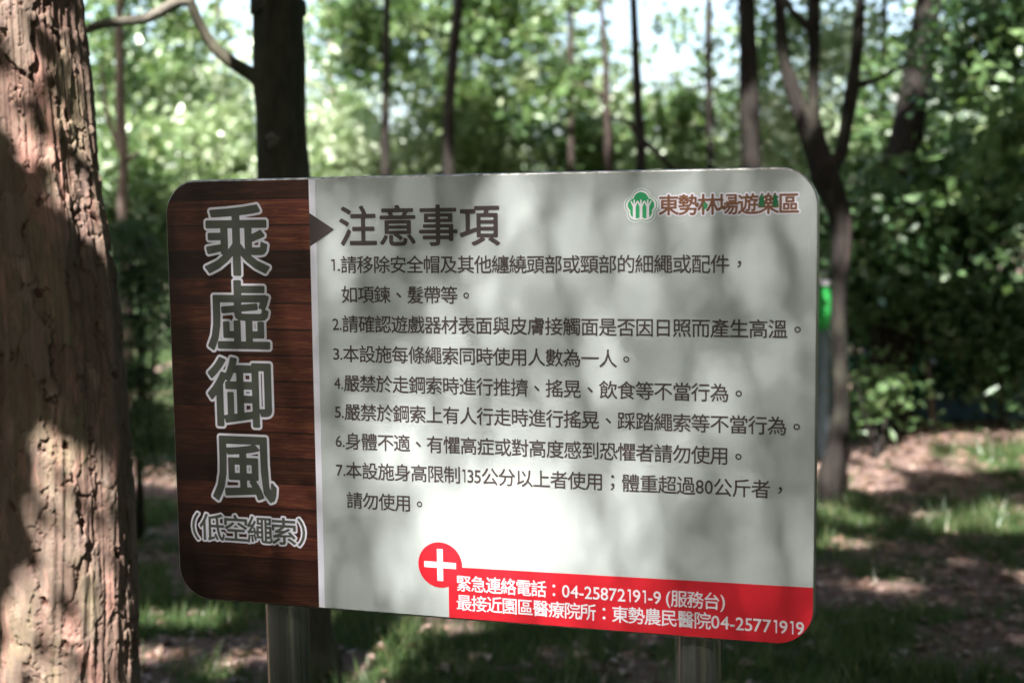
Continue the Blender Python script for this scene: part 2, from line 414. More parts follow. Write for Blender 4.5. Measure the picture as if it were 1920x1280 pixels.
def text(name, s, u, vmid, em, mat, off=0.012, lift=0.0012, pitch=None, latin=0.55, latin_h=1.0, sx=1.0, fit=None, res=52):
    """lays s out on the board from u (mm), vertical middle vmid (mm), em size in mm"""
    V = []; Fs = []; n = 0; x = u; pitch = pitch or em
    for ch in s:
        if ch == ' ': x += pitch * 0.25; continue
        G, GF = glyph(ch, off, res)
        if cjk(ch):
            cxg, cyg = CX0, CY0
            if ch in '，。、；：':
                cxg = (G[:, 0].max() + G[:, 0].min()) / 2; cyg = (G[:, 1].max() + G[:, 1].min()) / 2
            X = x + pitch / 2 + (G[:, 0] - cxg) / EM * em * sx; Y = vmid - (G[:, 1] - cyg) / EM * em; x += pitch
        else:
            w = G[:, 0].max() - G[:, 0].min(); k = em / EM * latin_h; gx0 = G[:, 0].min()
            if ch == '1': w0 = np.ptp(raw_glyph('0')[0][:, 0]) * 0.78; gx0 = (G[:, 0].min() + G[:, 0].max() - w0) / 2; w = w0
            adv = (w * k + 0.05 * em) * latin / 0.55
            # digits are centred on the line, the full stop sits on its foot
            base = vmid + 0.35 * em * latin_h
            if ch in '()': base = vmid + 0.30 * em * latin_h
            X = x + (G[:, 0] - gx0) * k * latin / 0.55 + 0.025 * em; Y = base - G[:, 1] * k; x += adv
        V += [(a, b) for a, b in zip(X, Y)]; Fs += [tuple(i + n for i in f) for f in GF]; n += len(G)
    V = np.array(V)
    if fit is not None:
        a0, a1 = V[:, 0].min(), V[:, 0].max(); V[:, 0] = fit[0] + (V[:, 0] - a0) * (fit[1] - fit[0]) / (a1 - a0)
    P3 = [mm(a, b, lift) for a, b in V]
    o = local_mesh(name, P3, Fs, mat, panel)
    # faces must look to the camera (-y)
    me = o.data; nn = np.zeros(len(me.polygons) * 3); me.polygons.foreach_get("normal", nn)
    if nn.reshape(-1, 3)[:, 1].mean() > 0: me.flip_normals()
    return o
text("heading", "注意事項", 353, 91, 76.5, M_INK, 0.014)
body = [("1.", "請移除安全帽及其他纏繞頭部或頸部的細繩或配件，", 159), (None, "如項鍊、髮帶等。", 213), ("2.", "請確認遊戲器材表面與皮膚接觸面是否因日照而產生高溫。", 266.5),
        ("3.", "本設施每條繩索同時使用人數為一人。", 321), ("4.", "嚴禁於走鋼索時進行推擠、搖晃、飲食等不當行為。", 375), ("5.", "嚴禁於鋼索上有人行走時進行搖晃、踩踏繩索等不當行為。", 428),
        ("6.", "身體不適、有懼高症或對高度感到恐懼者請勿使用。", 482), ("7.", "本設施身高限制135公分以上者使用；體重超過80公斤者，", 536), (None, "請勿使用。", 592)]
for num, s, v in body:
    if num: text("line_number", num, 336, v, 32, M_INK, 0.010, latin_h=0.92, latin=0.5, fit=(337, 355))
    text("text_line", s, 356, v, 33.2, M_INK, 0.009, pitch=31.8, latin=0.50)
text("phone_line", "緊急連絡電話：04-25872191-9 (服務台)", 567, 734, 31.5, M_WHITE2, 0.011, 0.0015, pitch=29.6, fit=(568, 1050))
text("phone_line", "最接近園區醫療院所：東勢農民醫院04-25771919", 567, 769.5, 31.5, M_WHITE2, 0.011, 0.0015, pitch=29.6, fit=(567, 1182))
# title: dark letters with a light outline
for ch, v, u in zip("乘虛御風", (116, 256, 400, 542), (148, 148, 147, 148)):
    text("title_outline", ch, u - 71, v, 137, M_WHITE, 0.052, 0.0012, pitch=142, res=110)
    text("title_letter", ch, u - 71, v, 137, M_TITLE, 0.020, 0.0016, pitch=142, res=110)
for ch, u in zip("（低空繩索）", (24, 77, 127, 177, 227, 281)):
    sxx = 1.0
    text("subtitle_outline", ch, u - 26, 659, 55, M_WHITE, 0.075, 0.0012, pitch=52, res=70)
    text("subtitle_letter", ch, u - 26, 659, 55, M_TITLE, 0.012, 0.0016, pitch=52)
# park emblem and name
text("name_outline", "東勢林場遊樂區", 935, 60.5, 36, M_WHITE, 0.09, 0.0009, pitch=33.5, fit=(934.5, 1170))
text("name_letters", "東勢林場遊樂區", 935, 60.5, 36, M_LOGO, 0.02, 0.0013, pitch=33.5, fit=(937, 1167.5))
def blossom(R):
    lobes = [(0, -0.40, 0.55), (-0.50, -0.02, 0.47), (0.50, -0.02, 0.47), (-0.33, 0.47, 0.47), (0.33, 0.47, 0.47)]
    pts = []
    for a in np.linspace(0, 2 * pi, 120, endpoint=False):
        d = (cos(a), sin(a)); best = 0
        for cx_, cy_, r_ in lobes:
            bdot = d[0] * cx_ + d[1] * cy_; disc = bdot * bdot - (cx_ * cx_ + cy_ * cy_ - r_ * r_)
            if disc > 0: best = max(best, bdot + math.sqrt(disc))
        pts.append((907 + d[0] * best * R, 59.5 + d[1] * best * R))
    return pts
sheet("emblem", blossom(30.5), M_WHITE2, 0.0009); sheet("emblem_ring", blossom(28.4), M_GREEN, 0.0011)
sheet("emblem", blossom(27.0), M_WHITE2, 0.0013); sheet("emblem_crown", blossom(23.2), M_GREEN, 0.0015)
for dx in (-11.5, 0, 11.5):
    tx = 907 + dx
    sheet("emblem_trunk", [(tx - 2.4, 83), (tx - 2.4, 62), (tx - 7, 52), (tx - 4.6, 52), (tx - 1.2, 58), (tx - 1.2, 50), (tx + 1.2, 50), (tx + 1.2, 58), (tx + 4.6, 52), (tx + 7, 52), (tx + 2.4, 62), (tx + 2.4, 83)], M_WHITE2, 0.0017 + dx * 1e-6)
for (u, v) in ((1107.5, 55), (1129.5, 55)):
    s_ = 1.0
    sheet("tree_mark", [(u, v - 11), (u + 4.5, v - 4), (u + 2, v - 4), (u + 5.5, v + 2.5), (u + 2.5, v + 2.5), (u + 6, v + 8.5), (u + 1.2, v + 8.5), (u + 1.2, v + 11), (u - 1.2, v + 11), (u - 1.2, v + 8.5), (u - 6, v + 8.5), (u - 2.5, v + 2.5), (u - 5.5, v + 2.5), (u - 2, v - 4), (u - 4.5, v - 4)], M_DGREEN, 0.0016)
sheet("leaf_mark", [(1012, 69), (1013, 63), (1019, 59), (1018, 65)], M_GREEN, 0.0016)
sheet("leaf_mark", [(1011, 63), (1012, 58), (1017, 56), (1015, 61)], M_GREEN, 0.0017)
sheet("butterfly_mark", [(1043, 47), (1047, 50), (1053, 45), (1052, 51), (1054, 56), (1049, 54), (1045, 57), (1045, 52)], M_WHITE2, 0.0016)

def tube(path, rad, n=16, cap=True, noise=0.0, seed=0, nscale=6.0):
    """path (k,3), rad (k,) -> verts, faces"""
    path = np.asarray(path, float); rad = np.asarray(rad, float); k = len(path)
    tan = np.gradient(path, axis=0); tan /= np.linalg.norm(tan, axis=1)[:, None]
    u = np.cross(tan[0], [0.3, 1, 0.1]); u /= np.linalg.norm(u)
    V = []
    th = np.linspace(0, 2 * pi, n, endpoint=False)
    for i in range(k):
        u = u - tan[i] * (u @ tan[i]); u /= np.linalg.norm(u); w = np.cross(tan[i], u)
        r = rad[i] * np.ones(n)
        if noise:
            s_ = path[i, 2] * nscale
            r = r * (1 + 2.4 * noise * (fbm(np.cos(th) * 1.6 + 7 + seed, np.sin(th) * 1.6 + s_ * 0.45, seed, 3) * 2 - 1) + noise * (fbm(np.cos(th) * 5 + 3, np.sin(th) * 5 + s_ * 1.1, seed + 5, 2) * 2 - 1))
        V.append(path[i] + (np.cos(th) * r)[:, None] * u + (np.sin(th) * r)[:, None] * w)
    V = np.vstack(V); Fc = []
    for i in range(k - 1):
        for j in range(n):
            j2 = (j + 1) % n; Fc.append((i * n + j, i * n + j2, (i + 1) * n + j2, (i + 1) * n + j))
    if cap: Fc.append(tuple(range(n - 1, -1, -1))); Fc.append(tuple((k - 1) * n + j for j in range(n)))
    return V, Fc
for u0, u1 in ((183, 268), (972, 1050)):
    xc = (u0 + u1) / 2000 - 0.6 - (0.026 if u0 < 500 else 0.014); r = 0.0415
    V, Fc = tube([(0, 0, z) for z in (-0.15, 0, 0.3, 0.7, Z0 + 0.05, Z0 + 0.4, Z0 + 0.72)], [r] * 7, 48)
    post = local_mesh("post", V, Fc, M_STEEL, sign, (xc, r + TH + 0.003, 0), smooth=True)
    # two clamp rails behind the panel carry it on the post
    for z in (Z0 + 0.15, Z0 + 0.62):
        bx = [(-.09, -r - .0025, z - .02), (.09, -r - .0025, z - .02), (.09, -r - .0005, z - .02), (-.09, -r - .0005, z - .02), (-.09, -r - .0025, z + .02), (.09, -r - .0025, z + .02), (.09, -r - .0005, z + .02), (-.09, -r - .0005, z + .02)]
        local_mesh("clamp_plate", bx, [(0, 1, 5, 4), (1, 2, 6, 5), (2, 3, 7, 6), (3, 0, 4, 7), (4, 5, 6, 7), (3, 2, 1, 0)], M_STEEL, post)
#@@SPLIT_REST
# ================================================================== GROUND
def gh(x, y):
    x = np.asarray(x, float); y = np.asarray(y, float)
    h = 0.05 * (fbm(x * 0.9, y * 0.9, 3, 3) - 0.5) + 0.015 * (fbm(x * 6, y * 6, 9, 2) - 0.5)
    m = np.exp(-((x - 3.2) / 1.2) ** 2 - ((y - 8.0) / 0.7) ** 2) * 0.2
    back = np.clip((y - 14) / 30, 0, 1) ** 1.3 * -1.0
    near = np.clip((np.hypot(x, y - 2) - 1) / 3, 0, 1)
    return h * near + m + back
def cover_mask(x, y):
    c = fbm(x * 1.6 + 1.3, y * 1.6 + 2.1, 201, 4) * 0.6 + fbm(x * 5, y * 5, 207, 3) * 0.4 + 0.03 * np.clip(6.8 - y, 0, 1)
    for cx_, cy_, rx_, ry_ in ((3.1, 7.95, 1.3, 0.65), (1.9, 7.3, 0.5, 0.5), (-2.2, 7.8, 1.0, 0.6), (-1.4, 4.55, 0.45, 0.2), (1.5, 5.1, 0.4, 0.15)):
        c = c - 0.25 * np.exp(-((x - cx_) / rx_) ** 2 - ((y - cy_) / ry_) ** 2)
    return c
def grid(xs, ys):
    X, Y = np.meshgrid(xs, ys); Z = gh(X, Y)
    V = np.stack([X.ravel(), Y.ravel(), Z.ravel()], 1); nx, ny = len(xs), len(ys)
    i = np.arange((ny - 1) * (nx - 1)); r, c = i // (nx - 1), i % (nx - 1); a = r * nx + c
    return V, np.stack([a, a + 1, a + nx + 1, a + nx], 1)
xs = np.concatenate([-np.geomspace(200, 6, 22), np.linspace(-5.8, 6.8, 230), np.geomspace(7, 200, 22)])
ys = np.concatenate([-np.geomspace(200, 3, 18), np.linspace(-2.6, 13, 250), np.geomspace(13.4, 260, 30)])
V, Q = grid(xs, ys)
gnd = mesh_np("ground", V, Q, M_GROUND, smooth=True, attrs={"cover": cover_mask(V[:, 0], V[:, 1])}); tag(gnd, kind='structure')

def leaf_quads(C, size, n_hint=None, aspect=0.55, flat=0.0, r=None, fold=0.25):
    """C (n,3) centres -> rhombus leaves of two folded triangles"""
    r = r or rng
    n = len(C); size = np.broadcast_to(np.asarray(size, float), (n,))
    a = r.normal(size=(n, 3)); a[:, 2] *= (1 - flat) if flat else 1; a /= np.linalg.norm(a, axis=1)[:, None]
    b = r.normal(size=(n, 3)); b -= a * (a * b).sum(1)[:, None]
    if flat: b[:, 2] *= (1 - flat); b -= a * (a * b).sum(1)[:, None]
    b /= np.linalg.norm(b, axis=1)[:, None]; c = np.cross(a, b)
    L = (size / 2)[:, None]; Wd = L * aspect
    V = np.empty((n, 4, 3)); V[:, 0] = C - a * L; V[:, 1] = C - a * L * 0.1 + b * Wd + c * L * fold; V[:, 2] = C + a * L; V[:, 3] = C - a * L * 0.1 - b * Wd + c * L * fold
    i = np.arange(n) * 4; Fq = np.empty((n, 2, 3), int)
    Fq[:, 0] = np.stack([i, i + 1, i + 2], 1); Fq[:, 1] = np.stack([i, i + 2, i + 3], 1)
    return V.reshape(-1, 3), Fq.reshape(-1, 3)
def leaves(name, C, size, mat, parent=None, flat=0.0, aspect=0.55, shade=None, kind=None, fold=0.25):
    C = np.asarray(C); V, Fq = leaf_quads(C, size, aspect=aspect, flat=flat, fold=fold)
    rnd = rng.random(len(C)) if shade is None else shade
    o = mesh_np(name, V, Fq, mat, parent, attrs={"rnd": np.repeat(rnd, 4)})
    if kind: tag(o, kind=kind)
    return o

# ================================================================== TREES (trunk paths follow the photo, at real distances)
def smooth_path(pts, n):
    pts = np.asarray(pts, float); k = len(pts); t = np.linspace(0, k - 1, n); out = []
    for q in t:
        i = min(int(q), k - 2); f = q - i; p0, p1, p2, p3 = pts[max(i - 1, 0)], pts[i], pts[i + 1], pts[min(i + 2, k - 1)]
        out.append(0.5 * ((2 * p1) + (-p0 + p2) * f + (2 * p0 - 5 * p1 + 4 * p2 - p3) * f * f + (-p0 + 3 * p1 - 3 * p2 + p3) * f ** 3))
    return np.array(out)
def px_path(pts, Y):
    """pts: (px, py, width px[, dY]) -> world path + radii"""
    Pw = []; R = []
    for q in pts:
        y = Y + (q[3] if len(q) > 3 else 0); p = P(q[0], q[1], y); Pw.append(p); R.append(q[2] / 2 / F * np.linalg.norm(p - CAM) * 0.985)
    return np.array(Pw), np.array(R)
trees = []            # (xy of crown axis, crown height span, root)
YG = "slim young trees in the middle distance"
def tree(name, label, Y, pts, bark, flare=1.5, ztop=8.0, n=14, seg=26, branches=(), noise=0.10, group=None, lean=True, cat="tree"):
    Pw, R = px_path(pts, Y)
    Pw, R = list(Pw), list(R)
    # carry the trunk down to the ground with a flare, and up into the canopy
    b = Pw[0]; d0 = (Pw[0] - Pw[1]); d0 = d0 / abs(d0[2]) if abs(d0[2]) > 1e-6 else np.array([0, 0, -1.0]); d0[:2] *= 0.5
    g = b + d0 * max(b[2] - float(gh(b[0], b[1])), 0.02); g[2] = float(gh(g[0], g[1]))
    if b[2] - g[2] > 0.35:
        Pw = [g + (0, 0, -0.12), g, g + (b - g) * 0.35 * min(1, 0.3 / (b[2] - g[2])) + np.array([0, 0, 0.05])] + Pw; R = [R[0] * flare * 1.15, R[0] * flare, R[0] * (1 + (flare - 1) * 0.35)] + R
    else:
        Pw = [np.array([b[0], b[1], g[2] - 0.12])] + Pw; R = [R[0] * 1.2] + R
    t = Pw[-1]; d1 = Pw[-1] - Pw[-2]; d1 = d1 / max(d1[2], 0.2)
    if ztop > t[2]:
        for f in (0.3, 0.65, 1.0):
            h = (ztop - t[2]) * f; Pw.append(t + np.array([d1[0] * h * 0.6, d1[1] * h * 0.6, h])); R.append(R[-1] * 0.78)
    pts3 = smooth_path(np.c_[np.array(Pw), np.array(R)], max(seg, 4 * len(Pw)))
    V, Fc = tube(pts3[:, :3], pts3[:, 3], n, noise=noise, seed=len(trees) * 3.1)
    root = empty(name, (g[0], g[1], g[2]), label, cat, YG if name == 'young_tree' else group)
    mesh_np("trunk", V, Fc, bark, root, smooth=True)
    for bp in branches:
        Yb = bp.get('Y', Y); Pb, Rb = px_path(bp['pts'], Yb); q = smooth_path(np.c_[Pb, Rb], 5 * len(Pb))
        V, Fc = tube(q[:, :3], q[:, 3], 8, noise=0.08, seed=3); mesh_np("branch", V, Fc, bp.get('mat', bark), root, smooth=True)
    trees.append(dict(root=root, top=np.array(Pw[-1]), bark=bark, leaf=M_CANOPY, pts=[]))
    return trees[-1]

# ---- the big pine at left, with real relief in its bark
def pine():
    prof = [(96, -420, 205), (40, 0, 212), (52, 130, 216), (72, 340, 218), (92, 500, 226), (112, 700, 232), (121, 850, 235), (128, 1000, 236), (131, 1150, 240), (133, 1280, 240), (136, 1420, 262), (140, 1560, 300)]
    Yp = 2.95
    prof[0] = (20, -420, 205)
    Pw, R = px_path(prof, Yp); o = np.argsort(Pw[:, 2]); Pw, R = Pw[o], R[o]
    z0, z1 = -0.12, 7.6
    zs = np.concatenate([np.linspace(z0, 0.35, 40), np.linspace(0.353, 2.35, 620), np.linspace(2.4, z1, 90)])
    cx_ = np.interp(zs, Pw[:, 2], Pw[:, 0]); cy_ = np.interp(zs, Pw[:, 2], Pw[:, 1]); rr = np.interp(zs, Pw[:, 2], R)
    hi = zs > Pw[-1, 2]; cx_[hi] = Pw[-1, 0] - (zs[hi] - Pw[-1, 2]) * 0.06; cy_[hi] = Pw[-1, 1]; rr[hi] = R[-1] * (1 - 0.06 * (zs[hi] - Pw[-1, 2]))
    lo = zs < 0.25; rr[lo] *= 1 + 0.5 * (0.25 - zs[lo])
    # smooth the centreline
    k = np.ones(41) / 41
    sm = lambda a: np.convolve(np.pad(a, 20, mode='edge'), k, 'valid')
    cx_, cy_, rr = sm(cx_) - 0.006 - 0.006 * np.clip(zs - 1, 0, 1), sm(cy_), sm(rr) * 0.965
    n = 400; th = np.linspace(0, 2 * pi, n, endpoint=False)
    TH_, ZZ = np.meshgrid(th, zs)
    s_ = TH_ * 0.145                                    # metres round the trunk (circumference 0.91)
    per = 0.145 * 2 * pi
    def cells(s, z, cw, chh, seed, jit=0.42):
        """Worley cells, periodic round the trunk: returns F1, F2, id"""
        ncol = max(3, int(round(per / cw))); cwx = per / ncol
        warp = (fbm(s * 26, z * 15, seed, 4) - 0.5) * cw * 1.7; zw = (fbm(s * 30 + 5, z * 24, seed + 2, 4) - 0.5) * chh * 1.0
        sx = (s + warp) / cwx; zy = (z + zw) / chh
        iz, isx = np.floor(zy), np.floor(sx)
        f1 = np.full(s.shape, 9.0); f2 = np.full(s.shape, 9.0); idd = np.zeros(s.shape)
        for dj in (-1, 0, 1):
            for di in (-1, 0, 1):
                cx2, cz2 = isx + di, iz + dj; cm = np.mod(cx2, ncol)
                jx = cx2 + 0.5 + (hash2(cm, cz2, seed) - 0.5) * 2 * jit; jz = cz2 + 0.5 + (hash2(cm, cz2, seed + 1) - 0.5) * 2 * jit
                d = np.hypot((sx - jx), (zy - jz)); h = hash2(cm, cz2, seed + 2)
                m = d < f1; f2 = np.where(m, f1, np.minimum(f2, d)); idd = np.where(m, h, idd); f1 = np.where(m, d, f1)
        return f1, f2, idd
    cs_ = np.cos(TH_) * 3; sn_ = np.sin(TH_) * 3
    F1, F2, ID = cells(s_, ZZ, 0.055, 0.20, 1, 0.47)
    G1, G2, IE = cells(s_, ZZ, 0.022, 0.17, 21, 0.47)
    K1, K2, IK = cells(s_, ZZ, 0.034, 0.075, 31, 0.47)
    act = np.clip((fbm(cs_ * 2.3 + 4, sn_ * 2.3 + ZZ * 5, 40, 4) - 0.49) * 7, 0, 1)
    crack = np.clip(1 - (F2 - F1) / (0.02 + 0.10 * fbm(cs_ * 5, sn_ * 5 + ZZ * 12, 45, 3) ** 1.5), 0, 1) * act
    crack2 = np.clip(1 - (G2 - G1) / 0.05, 0, 1) * np.clip((fbm(cs_ * 3 + 9, sn_ * 3 + ZZ * 6, 50, 4) - 0.47) * 6, 0, 1)
    # overlapping flakes: every plate is thicker at its lower lip
    tilt = (ZZ / 0.20) % 1.0
    plate = ID * 0.0125 + IE * 0.0035 + IK * 0.0032 - F1 * 0.004
    ridg = (fbm(s_ * 38, ZZ * 8, 60, 5) - 0.5) * 0.003 + (fbm(cs_ * 0.7, sn_ * 0.7 + ZZ * 1.1, 70, 3) - 0.5) * 0.034 + (fbm(cs_ * 6, sn_ * 6 + ZZ * 5, 75, 4) - 0.5) * 0.012
    pc_, pr_ = 7.0, 6.0
    hx, hz = np.floor(s_ * pc_), np.floor(ZZ * pr_)
    dx_ = ((s_ * pc_) % 1 - 0.2 - 0.6 * hash2(hx, hz, 80)) / pc_ / 0.008; dz_ = ((ZZ * pr_) % 1 - 0.2 - 0.6 * hash2(hx, hz, 81)) / pr_ / 0.011
    wb = (fbm(s_ * 140, ZZ * 110, 85, 3) - 0.5) * 1.6
    pits = np.clip((1.15 + wb - np.hypot(dx_ + wb * 0.6, dz_ + 0.5 * dx_)) * 2.2, 0, 1) * (hash2(hx, hz, 82) > 0.5)
    fade = np.cos(np.minimum(TH_, 2 * pi - TH_) * 0) # seam sits at the back
    rad = rr[:, None] + plate - 0.009 * crack - 0.003 * crack2 + ridg - 0.010 * pits - 0.006
    ph = th + pi / 2
    X = cx_[:, None] + rad * np.cos(ph); Yv = cy_[:, None] + rad * np.sin(ph)
    V = np.stack([X.ravel(), Yv.ravel(), ZZ.ravel()], 1); nz = len(zs)
    i = np.arange((nz - 1) * n); r_, c_ = i // n, i % n; a = r_ * n + c_; b2 = r_ * n + (c_ + 1) % n
    Q = np.stack([a, b2, b2 + n, a + n], 1)
    root = empty("pine_tree", (cx_[20], cy_[20], 0), "thick trunk with flaky pinkish brown bark at the left edge, half in sunlight", "tree")
    cr = np.clip(crack * 0.9 + crack2 * 0.35 + pits, 0, 1)
    mesh_np("trunk", V, Q, M_PINE, root, smooth=False, attrs={"crack": cr.ravel(), "plate": (ID * 0.65 + IE * 0.35).ravel()})
    trees.append(dict(root=root, top=np.array([cx_[-1], cy_[-1], 7.4]), bark=M_PINE, leaf=M_CANOPY, pts=[]))
pine()

tb = tree("broadleaf_tree", "olive tree trunk with a pale knot, directly behind the dark red end of the board", 4.35,
     [(590, 1245, 108), (578, 1180, 96), (566, 1000, 84), (556, 800, 84), (545, 560, 88), (533, 330, 92), (526, 240, 90), (524, 130, 90), (523, 60, 90), (521, 0, 88), (519, -60, 86)], M_BARK_OLIVE, flare=1.45, n=40, seg=110, noise=0.10,
     branches=[dict(pts=[(505, 168, 42), (478, 143, 30), (440, 120, 24), (405, 92, 20), (380, 55, 18), (362, 15, 17), (345, -40, 15)]),
               dict(pts=[(362, 4, 20), (335, 3, 20), (300, 22, 19), (270, 36, 17), (230, 40, 16), (190, 46, 15), (150, 58, 13), (90, 50, 10, 0.2)], mat=M_BARK_KNOT)])
# knot on that trunk
Pk = P(520, 266, 4.35) + np.array([0.0, -0.0835, 0]); 
Vk = []; Fk = []; nk = 24
for i, (rr_, dd) in enumerate(((0.0, -0.008), (0.004, -0.006), (0.008, 0.002), (0.012, 0.004), (0.018, 0.0), (0.026, -0.012))):
    for k in range(nk):
        a = 2 * pi * k / nk; wv = 1 + 0.25 * sin(3 * a + 1) + 0.15 * sin(5 * a); Vk.append(Pk + np.array([cos(a) * rr_ * wv, -dd, sin(a) * rr_ * 1.05 * wv]))
for i in range(5):
    for k in range(nk): Fk.append((i * nk + k, i * nk + (k + 1) % nk, (i + 1) * nk + (k + 1) % nk, (i + 1) * nk + k))
mesh_np("knot", Vk, Fk, M_BARK_KNOT, tb['root'], smooth=True)

fork = tree("forked_tree", "dark tree just right of the notice board whose trunk forks into three stems", 6.7,
     [(1558, 965, 54), (1558, 900, 48), (1572, 820, 38), (1575, 723, 30), (1572, 615, 29), (1573, 470, 28), (1571, 410, 33), (1562, 370, 46), (1545, 325, 52), (1530, 290, 40), (1497, 201, 31), (1478, 140, 25), (1467, 90, 21), (1462, 0, 20), (1460, -60, 20)], M_BARK_DARK, flare=1.25, n=20, seg=80, noise=0.12,
     branches=[dict(pts=[(1545, 300, 34), (1530, 240, 26), (1525, 190, 20), (1526, 120, 20), (1526, 40, 21), (1526, -60, 20), (1526, -300, 16)]),
               dict(pts=[(1550, 345, 40), (1562, 310, 32), (1577, 285, 24), (1592, 201, 27), (1602, 134, 21), (1609, 67, 20), (1613, 0, 15), (1620, -80, 13), (1650, -300, 10)]),
               dict(pts=[(1600, 158, 16), (1620, 156, 12), (1650, 148, 9), (1680, 130, 7), (1700, 120, 5)]),
               dict(pts=[(1523, 60, 16), (1505, 40, 12), (1485, 20, 11), (1470, -10, 9)]),
               dict(pts=[(1582, 520, 14), (1588, 460, 15), (1588, 410, 16), (1580, 375, 17), (1562, 340, 20)], mat=M_BARK_FAR)])
tree("straight_tree", "straight dark trunk rising behind the logo end of the notice board", 8.6,
     [(1420, 860, 46), (1414, 600, 42), (1409, 330, 38), (1406, 200, 35), (1403, 90, 33), (1400, 0, 33), (1398, -60, 32)], M_BARK_DARK, n=18, seg=40, noise=0.09)
tree("leaning_tree", "thick dark trunk leaning to the right, between the forked tree and the right edge", 8.2,
     [(1672, 720, 74), (1676, 560, 68), (1682, 420, 62), (1690, 330, 58), (1704, 230, 52), (1716, 150, 48), (1730, 60, 46), (1742, 0, 46), (1756, -80, 44)], M_BARK_DARK, n=18, seg=40, noise=0.13)
tree("young_tree", "slim dark trunk with a bent limb, left of the straight trunk behind the board", 9.6,
     [(1205, 700, 24), (1203, 400, 22), (1202, 300, 20), (1200, 250, 19), (1196, 200, 18), (1193, 120, 17), (1190, 50, 16), (1188, 0, 15), (1186, -40, 15)], M_BARK_DARK, n=12, seg=30, group=None,
     branches=[dict(pts=[(1202, 262, 14), (1222, 278, 13), (1245, 300, 12), (1270, 326, 12), (1300, 352, 10)]), dict(pts=[(1196, 255, 12), (1180, 232, 10), (1160, 222, 8), (1140, 224, 6)])])
tree("young_tree", "thin trunk just left of the straight trunk, reaching the pale sky", 10.5, [(1336, 700, 16), (1332, 400, 15), (1330, 200, 14), (1329, 80, 13), (1330, 0, 12), (1331, -40, 12)], M_BARK_DARK, n=10)
tree("young_tree", "thin grey stem curving in front of the brightest sky gap", 10.8, [(1146, 700, 18), (1143, 400, 16), (1140, 260, 17), (1137, 180, 15), (1134, 100, 11), (1130, 40, 10), (1126, -40, 9)], M_BARK_FAR, n=10,
     branches=[dict(pts=[(1140, 200, 9), (1120, 172, 7), (1095, 160, 6), (1070, 158, 4)])])
tree("young_tree", "thinnest straight stem at the left rim of the bright sky gap", 11.0, [(1074, 700, 13), (1071, 400, 12), (1070, 200, 11), (1070, 100, 10), (1069, 0, 9), (1069, -40, 9)], M_BARK_FAR, n=8)
tree("young_tree", "dark trunk among the shadowed leaves above the middle of the board", 10.0, [(846, 700, 26), (843, 400, 24), (841, 300, 22), (843, 200, 22), (850, 100, 20), (856, 40, 19), (860, -40, 18)], M_BARK_DARK, n=12)
tree("young_tree", "slim straight trunk in the leaves above the board heading", 9.8, [(727, 700, 19), (724, 400, 18), (722, 300, 18), (723, 200, 16), (724, 100, 14), (725, 0, 13), (726, -40, 12)], M_BARK_DARK, n=10)
tree("young_tree", "pale pinkish slim trunk between the thick pine and the notice board", 8.0,
     [(240, 700, 24), (238, 620, 24), (237, 540, 22), (234, 460, 21), (229, 380, 19), (232, 300, 17), (226, 220, 17), (224, 120, 15), (224, 40, 14), (226, -40, 13)], M_BARK_PALE, n=12,
     branches=[dict(pts=[(230, 300, 10), (218, 262, 9), (204, 225, 8), (196, 180, 7), (190, 120, 5)]), dict(pts=[(232, 290, 9), (246, 296, 8), (262, 284, 6)])])
tree("young_tree", "faint pinkish stem in the pale leaves just right of the olive trunk", 13.0, [(628, 640, 13), (627, 300, 12), (626, 230, 11), (622, 160, 9), (620, 100, 8), (618, -20, 7)], M_BARK_PALE, n=8)
tree("young_tree", "thin stem between the forked tree and the leaning trunk", 11.0, [(1652, 640, 15), (1652, 400, 14), (1654, 250, 12), (1656, 150, 12), (1658, 60, 11), (1660, -40, 10)], M_BARK_FAR, n=8)
tree("young_tree", "faint dark stem among the leaves far left of the olive trunk", 12.0, [(402, 640, 13), (400, 300, 12), (396, 200, 12), (404, 130, 9), (408, 60, 8), (410, -40, 8)], M_BARK_FAR, n=8)
# trees that stand outside the frame, behind and beside the camera: their crowns throw the dappled shade
def off_tree(x, y, r, h, label):
    root = empty("shade_tree", (x, y, 0), label, "tree", "shade trees standing outside the picture")
    V, Fc = tube([(x, y, -0.15), (x, y, 0.1), (x + .03, y, 1.2), (x - .05, y + .05, 3), (x + .05, y, 5), (x, y, h)], [r * 1.5, r * 1.25, r, r * .92, r * .75, r * .4], 20, noise=0.1, seed=x)
    mesh_np("trunk", V, Fc, M_BARK_DARK, root, smooth=True); trees.append(dict(root=root, top=np.array([x, y, h]), bark=M_BARK_DARK, leaf=M_CANOPY, pts=[]))
off_tree(-3.2, -3.4, 0.17, 8.4, "tree behind the camera at left that shades the board")
off_tree(0.9, -4.6, 0.2, 9.0, "tree straight behind the camera that shades the board")
off_tree(4.2, -1.6, 0.18, 8.6, "tree to the right of the camera, outside the picture")
off_tree(3.9, 3.4, 0.16, 8.2, "tree to the right of the board, outside the picture")
off_tree(-5.2, 2.2, 0.18, 8.6, "tree to the left of the pine, outside the picture")
off_tree(7.0, 7.0, 0.18, 8.6, "tree at far right, outside the picture")

